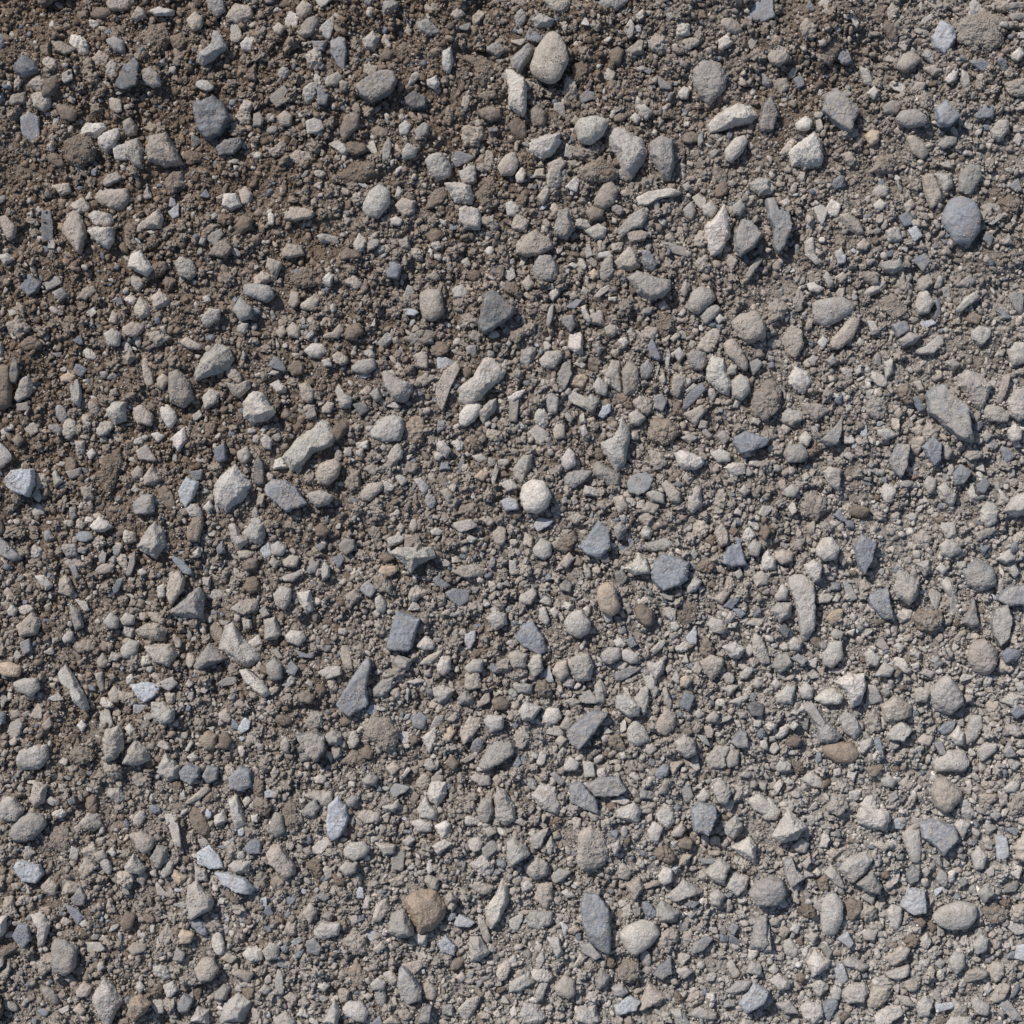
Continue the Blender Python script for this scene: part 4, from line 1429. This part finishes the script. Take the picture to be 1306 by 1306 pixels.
# ------------------------------------------------------------------ the stones, one object each
for i, s in enumerate(named):
    rng = np.random.default_rng(1000 + i)
    v, f, col, dust = stone_parts(s, rng, 6 if s['area'] > (800 if s['k'] in 'AF' else 1500) else 5)
    tri = v[f]; cen = tri.mean(1); nn = np.cross(tri[:, 1] - tri[:, 0], tri[:, 2] - tri[:, 0])
    upz = nn[:, 2] / np.maximum(np.linalg.norm(nn, axis=1), 1e-9); fa = np.linalg.norm(nn, axis=1) / 2
    patch = noise((cen + np.array([*s['cen'], 0])) / 13 + 5.5)
    thr = .55 - dust * (1.0 if s['k'] != 'C' else 1.2)
    pr = fa * np.clip((patch - thr) * 3, 0, 1) * (upz > .4) * .26
    sel = rng.random(len(f)) < pr
    if sel.any(): STUCK.append(cen[sel] + np.array([*s['cen'], s['z']]))
    nm, cat, grp = NAMES[s['k']]
    if s['c'] in 'SD' and s['k'] in 'AF': nm, cat, grp = 'slate_chip', 'slate chip', 'slate chips lying in the gravel'
    mat = M_SLATE if slate(s) else (M_CLOD if s['k'] == 'C' else M_STONE)
    o = build(nm, v, f, col, dust, mat, to_world(s['cen'], s['z']))
    o['label'] = s['label']; o['category'] = cat; o['group'] = grp

# ------------------------------------------------------------------ occupancy raster
W = 1306 + 2 * MARG
occ = np.zeros((W, W), bool)
for s in stones:
    p = np.stack([s['pts'][:, 0], -s['pts'][:, 1]], 1) + MARG
    c = np.array([s['cen'][0], -s['cen'][1]]) + MARG
    p = c + (p - c) * .88
    x0, y0 = np.maximum(np.floor(p.min(0)).astype(int), 0); x1, y1 = np.minimum(np.ceil(p.max(0)).astype(int) + 1, W)
    if x1 <= x0 or y1 <= y0: continue
    X, Y = np.meshgrid(np.arange(x0, x1) + .5, np.arange(y0, y1) + .5)
    ins = np.zeros(X.shape, bool)
    for a, b in zip(p, np.roll(p, -1, 0)):
        if a[1] == b[1]: continue
        ins ^= ((a[1] > Y) != (b[1] > Y)) & (X < (b[0] - a[0]) * (Y - a[1]) / (b[1] - a[1]) + a[0])
    occ[y0:y1, x0:x1] |= ins
print('covered', occ[MARG:-MARG, MARG:-MARG].mean())

acc_v, acc_f, acc_c, acc_d, nbase = [], [], [], [], 0
def acc(v, f, col, dust):
    global nbase
    acc_v.append(v); acc_f.append(f + nbase); nbase += len(v)
    acc_c.append(np.broadcast_to(col, (len(v), 3))); acc_d.append(np.full(len(v), dust))
# smaller traced stones
for i, s in enumerate(rest):
    rng = np.random.default_rng(5000 + i)
    v, f, col, dust = stone_parts(s, rng, 5 if s['area'] > 330 else 4)
    acc(v + np.array([s['cen'][0], s['cen'][1], s['z']]), f, col, dust)
# filler stones between them
def rand_outline(rng, kind):
    n = {'P': 9, 'R': 8, 'A': rng.integers(4, 7), 'F': rng.integers(4, 6), 'C': 9}[kind]
    a = np.sort((np.arange(n) + rng.uniform(-.35, .35, n)) / n * 2 * math.pi)
    j = {'P': .06, 'R': .12, 'A': .2, 'F': .25, 'C': .15}[kind]
    rr = 20 * (1 + rng.normal(0, j, n)); e = rng.uniform(1, 1.9 if kind != 'F' else 2.6)
    p = np.stack([np.cos(a) * rr * math.sqrt(e), np.sin(a) * rr / math.sqrt(e)], 1)
    return polar(p, {'P': 7, 'R': 5, 'A': 1.5, 'F': 1.5, 'C': 5}[kind])
KINDS = list('PRRRAAAAAAAFFFFCCC')
def protos(n, sub, seed):
    out = []
    for i in range(n):
        rng = np.random.default_rng(seed + i); k = KINDS[i % len(KINDS)]
        c, A, r, ev = rand_outline(rng, k); minor = ev[0] * 1.35
        H = minor * {'P': .8, 'R': .74, 'A': .72, 'F': .28, 'C': .66}[k]
        v, _ = body(k, r, H, rng, sub, (i * 97.0, 0), 2.2)
        out.append((k, v / 20.0))
    return out
PRO = {3: protos(60, 3, 300), 4: protos(54, 4, 600)}
CRUMB = {3: [], 4: []}
for i in range(40):                                                  # lumps of caked soil
    for sb in CRUMB:
        rng = np.random.default_rng(800 + i); u = ICO[sb][0]; o_ = i * 7.3
        q = u * np.clip(1 + .9 * noise(u * 1.2 + o_) + .9 * noise(u * 2.6 + o_) + .75 * noise(u * 5.2 + o_), .4, 1.9)[:, None]
        CRUMB[sb].append(q * np.exp(rng.normal(0, .2, 3)) * np.array([1, 1, .8]) * .95)
def filler_colour(k, x, y, caked, rng):
    if caked and k != 'F':                                          # caked with soil
        g = np.clip(.43 + ((x - 653) * .9 + (y - 653) * .9) / 1550, 0, 1)
        return (np.array(lin((126, 111, 97))) * (1 - g) + np.array(lin((178, 171, 163))) * g) * np.exp(rng.normal(0, .14)), .62
    return col_of(pick_colour(k, x, y, rng), rng, .08), float(np.clip(rng.normal(.42, .12), .05, .8))
def pick_colour(k, x, y, rng):
    g = np.clip(.43 + ((x - 653) * .9 + (y - 653) * .9) / 1550, 0, 1)
    if k == 'F': return rng.choice(list('SLLVGLTLW'))
    if k == 'C': return 'B' if rng.random() > .25 + .35 * g else 'T'
    w = np.array([.08 + .10 * g, .24 + .20 * g, .25, .17, .20 * (1.25 - g), .003, .07]); w /= w.sum()
    return rng.choice(list('WLTGBOS'), p=w)
dens = None
def place(n, r0, r1, sub, margin_only=False, keep=.8, chips=False):
    cnt = 0
    xs = RNG.uniform(-MARG, 1306 + MARG, n); ys = RNG.uniform(-MARG, 1306 + MARG, n)
    rs = np.sort(RNG.uniform(0, 1, n) ** 1.6 * (r1 - r0) + r0)[::-1]
    dn = n2(xs, ys, 85, 6.6)
    low = ground_low(xs, ys)
    for x, y, r, d_, lo in zip(xs, ys, rs, dn, low):
        inside = 0 < x < 1306 and 0 < y < 1306
        if margin_only and inside: continue
        if not margin_only and d_ + .22 * ((x - 653) * .6 + (y - 653) * 1.05) / 1600 < RNG.uniform(-.4, .24): continue
        ix, iy = int(x + MARG), int(y + MARG); q = max(1, int(r * keep))
        if occ[max(iy - q, 0):iy + q + 1:max(1, q // 2), max(ix - q, 0):ix + q + 1:max(1, q // 2)].any(): continue
        caked = RNG.random() < (.82 if r < 4 else .66 if r < 6.5 else .42) - .22 * ((x - 653) * .6 + (y - 653) * 1.05) / 1078
        k, v = PRO[sub][RNG.integers(len(PRO[sub]))]
        if chips:                                                    # small broken chips, commoner lower right
            if ((x - 653) * .6 + (y - 653) * 1.05) / 1078 < RNG.uniform(-1.1, .6): continue
            caked = False
            while k not in 'AF': k, v = PRO[sub][RNG.integers(len(PRO[sub]))]
        caked = caked and r < 9
        if caked:
            sub_ = 4 if r > 4.5 else 3; k, v = 'C', CRUMB[sub_][RNG.integers(40)]
        else: sub_ = sub
        a = RNG.uniform(0, 6.283); ca, sa = math.cos(a), math.sin(a)
        w = np.stack([v[:, 0] * ca - v[:, 1] * sa, v[:, 0] * sa + v[:, 1] * ca, v[:, 2]], 1) * r
        t = RNG.uniform(-.25, .25, 2); w[:, 2] += w[:, 0] * t[0] + w[:, 1] * t[1]
        w += np.array([x, -y, lo + 2.6 + r * RNG.uniform(.0, .3)])
        acc(w, ICO[sub_][1], *filler_colour(k, x, y, caked, RNG))
        qq = max(1, int(r * .75)); occ[max(iy - qq, 0):iy + qq + 1, max(ix - qq, 0):ix + qq + 1] = True
        cnt += 1
    return cnt
print('fill', place(700, 11, 24, 4, True), place(5000, 6.5, 13, 4, keep=.68), place(13000, 4, 6.5, 3, keep=.7), place(12000, 3.4, 7.5, 3, keep=.5, chips=True), place(22000, 2.4, 4, 3, keep=.6))
g = build('gravel', np.concatenate(acc_v) + np.array([-HALF, HALF, 0]), np.concatenate(acc_f), np.concatenate(acc_c), np.concatenate(acc_d), M_STONE)
g['kind'] = 'stuff'; g['label'] = 'loose small gravel filling the gaps between the larger stones'; g['category'] = 'gravel'

# ------------------------------------------------------------------ soil grains
def grains(n, r0, r1, sub):
    x = RNG.uniform(-MARG, 1306 + MARG, n); y = RNG.uniform(-MARG, 1306 + MARG, n)
    ok = ~occ[np.clip((y + MARG).astype(int), 0, W - 1), np.clip((x + MARG).astype(int), 0, W - 1)] | (RNG.random(n) < .12)
    cl = n2(x, y, 11, 12.3) + .6 * n2(x, y, 34, 14.1)
    ok &= cl > RNG.uniform(-.75, .35, n)                             # grains cake together and leave gaps
    x, y = x[ok], y[ok]; n = len(x); cl = cl[ok]
    r = r0 + (r1 - r0) * RNG.random(n) ** 2
    z = ground_low(x, y) + ground_fine(x, y) + r * RNG.uniform(-.1, .6, n) + 3.0 * np.clip(cl, 0, .8)
    return grain_mesh(x, y, z, r, sub)
def stuck():
    p = np.concatenate(STUCK); n = len(p); print('stuck', n)
    return grain_mesh(p[:, 0], -p[:, 1], p[:, 2] + .2, .4 + .8 * RNG.random(n) ** 2.5, 1, False)
def collar():
    X, Y = [], []
    for s in stones:
        a = s['pts']; b = np.roll(a, -1, 0)
        for p, q in zip(a, b):
            n = int(np.hypot(*(q - p)) * 1.1) + 1; t = RNG.random(n)[:, None]
            X.append(p + (q - p) * t)
    p = np.concatenate(X); k = len(p); p = p + RNG.normal(0, 1.7, (k, 2))
    ok = n2(p[:, 0], -p[:, 1], 16, 18.2) > RNG.uniform(-.5, .35, k); p = p[ok]; k = len(p)
    x, y = p[:, 0], -p[:, 1]; r = .8 + 1.9 * RNG.random(k) ** 2
    return grain_mesh(x, y, ground_low(x, y) + ground_fine(x, y) + RNG.uniform(.5, 6.5, k), r, 1)
def grain_mesh(x, y, z, r, sub, odd=True):
    n = len(x); u, f = ICO[sub]; nv = len(u)
    P = []
    for i in range(40):
        rng = np.random.default_rng(9000 + i)
        e = np.exp(rng.normal(0, .24, 3)); e[2] *= .85
        pn = rng.normal(size=(9, 3)); pn /= np.linalg.norm(pn, axis=1)[:, None]; pd = rng.uniform(.55, 1.05, 9)
        q = u / np.maximum((np.maximum(u @ pn.T, 0) / pd).max(1), .8)[:, None] * e      # broken, faceted grain
        q = q * (1 + .45 * noise(u * 1.6 + i * 3.1) + (.5 * noise(u * 4.3 + i * 2.3) if sub > 1 else 0))[:, None]
        P.append(q)
    P = np.array(P)[RNG.integers(0, 40, n)]
    a = RNG.uniform(0, 6.283, n); ca, sa = np.cos(a)[:, None], np.sin(a)[:, None]
    v = np.stack([P[:, :, 0] * ca - P[:, :, 1] * sa, P[:, :, 0] * sa + P[:, :, 1] * ca, P[:, :, 2]], 2) * r[:, None, None]
    v += np.stack([x - HALF, HALF - y, z], 1)[:, None, :]
    ff = (f[None] + (np.arange(n) * nv)[:, None, None]).reshape(-1, 3)
    gpos = np.clip(.43 + ((x - 653) * .9 + (y - 653) * .9) / 1550 + .5 * n2(x, y, 120, 8.8), 0, 1)[:, None]
    c0 = np.array(lin((126, 110, 95))); c1 = np.array(lin((178, 171, 163)))
    c = (c0 * (1 - gpos) + c1 * gpos) * np.exp(RNG.normal(0, .26, (n, 1)))
    if not odd: c = c * .35 + np.array(lin((176, 167, 157))) * .65
    if odd: pale = RNG.random(n) < .13; c[pale] = np.array(lin((186, 177, 167)))
    if odd: blue = RNG.random(n) < .05; c[blue] = np.array(lin((122, 126, 132)))
    return v.reshape(-1, 3), ff, np.repeat(c, nv, 0), np.full(n * nv, .25)
parts = [grains(300000, .8, 2.5, 1), grains(75000, 1.8, 5.0, 2), stuck(), collar()]
off = 0; vv, ff, cc, dd = [], [], [], []
for v, f, c, d in parts: vv.append(v); ff.append(f + off); off += len(v); cc.append(c); dd.append(d)
g = build('soil_grains', np.concatenate(vv), np.concatenate(ff), np.concatenate(cc), np.concatenate(dd), M_CLOD)
g['kind'] = 'stuff'; g['label'] = 'fine crumbly grey-brown soil grains covering the ground'; g['category'] = 'soil'

# ------------------------------------------------------------------ ground sheet
core = np.arange(-MARG - 20, 1306 + MARG + 21, 1.25)
step = 3 * 1.25 ** np.arange(24); out = np.cumsum(step)
ax = np.concatenate([core[0] - out[::-1], core, core[-1] + out])
X, Y = np.meshgrid(ax, ax); x, y = X.ravel(), Y.ravel()
z = ground_low(x, y) + ground_fine(x, y)
n = len(ax); idx = np.arange(n * n).reshape(n, n)
f = np.stack([idx[:-1, :-1], idx[1:, :-1], idx[1:, 1:], idx[:-1, 1:]], -1).reshape(-1, 4)
g = build('ground', np.stack([x - HALF, HALF - y, z], 1), f, None, None, M_SOIL)
g['kind'] = 'structure'; g['label'] = 'crumbly grey-brown soil under the gravel'; g['category'] = 'ground'

# ------------------------------------------------------------------ light and camera
SUN = np.array([-.62, .70]); SUN /= np.linalg.norm(SUN); EL = math.radians(44)
d = np.array([SUN[0] * math.cos(EL), SUN[1] * math.cos(EL), math.sin(EL)])
L = bpy.data.lights.new('sun', 'SUN'); L.energy = 3.6; L.angle = math.radians(.9); L.color = (1, .968, .93)
lo = bpy.data.objects.new('sun', L); COL.objects.link(lo)
from mathutils import Vector
lo.rotation_euler = Vector(d).to_track_quat('Z', 'Y').to_euler(); lo.location = (0, 0, 2)
w = bpy.data.worlds.new('World'); scene.world = w; w.use_nodes = True; nt = w.node_tree
sky = nt.nodes.new('ShaderNodeTexSky'); sky.sky_type = 'NISHITA'; sky.sun_disc = False
sky.sun_elevation = EL; sky.sun_rotation = math.atan2(SUN[0], SUN[1])
nt.links.new(sky.outputs[0], nt.nodes['Background'].inputs[0]); nt.nodes['Background'].inputs[1].default_value = .105
cam = bpy.data.cameras.new('camera'); co = bpy.data.objects.new('camera', cam); COL.objects.link(co)
co.location = (0, 0, 1.3); cam.sensor_width = 36; cam.lens = 36 * 1.3 / (1306 * S); cam.clip_end = 50
scene.camera = co
vs = scene.view_settings; vs.view_transform = 'Standard'; vs.look = 'None'; vs.exposure = 0; vs.gamma = 1; vs.use_curve_mapping = False
scene.render.use_persistent_data = False
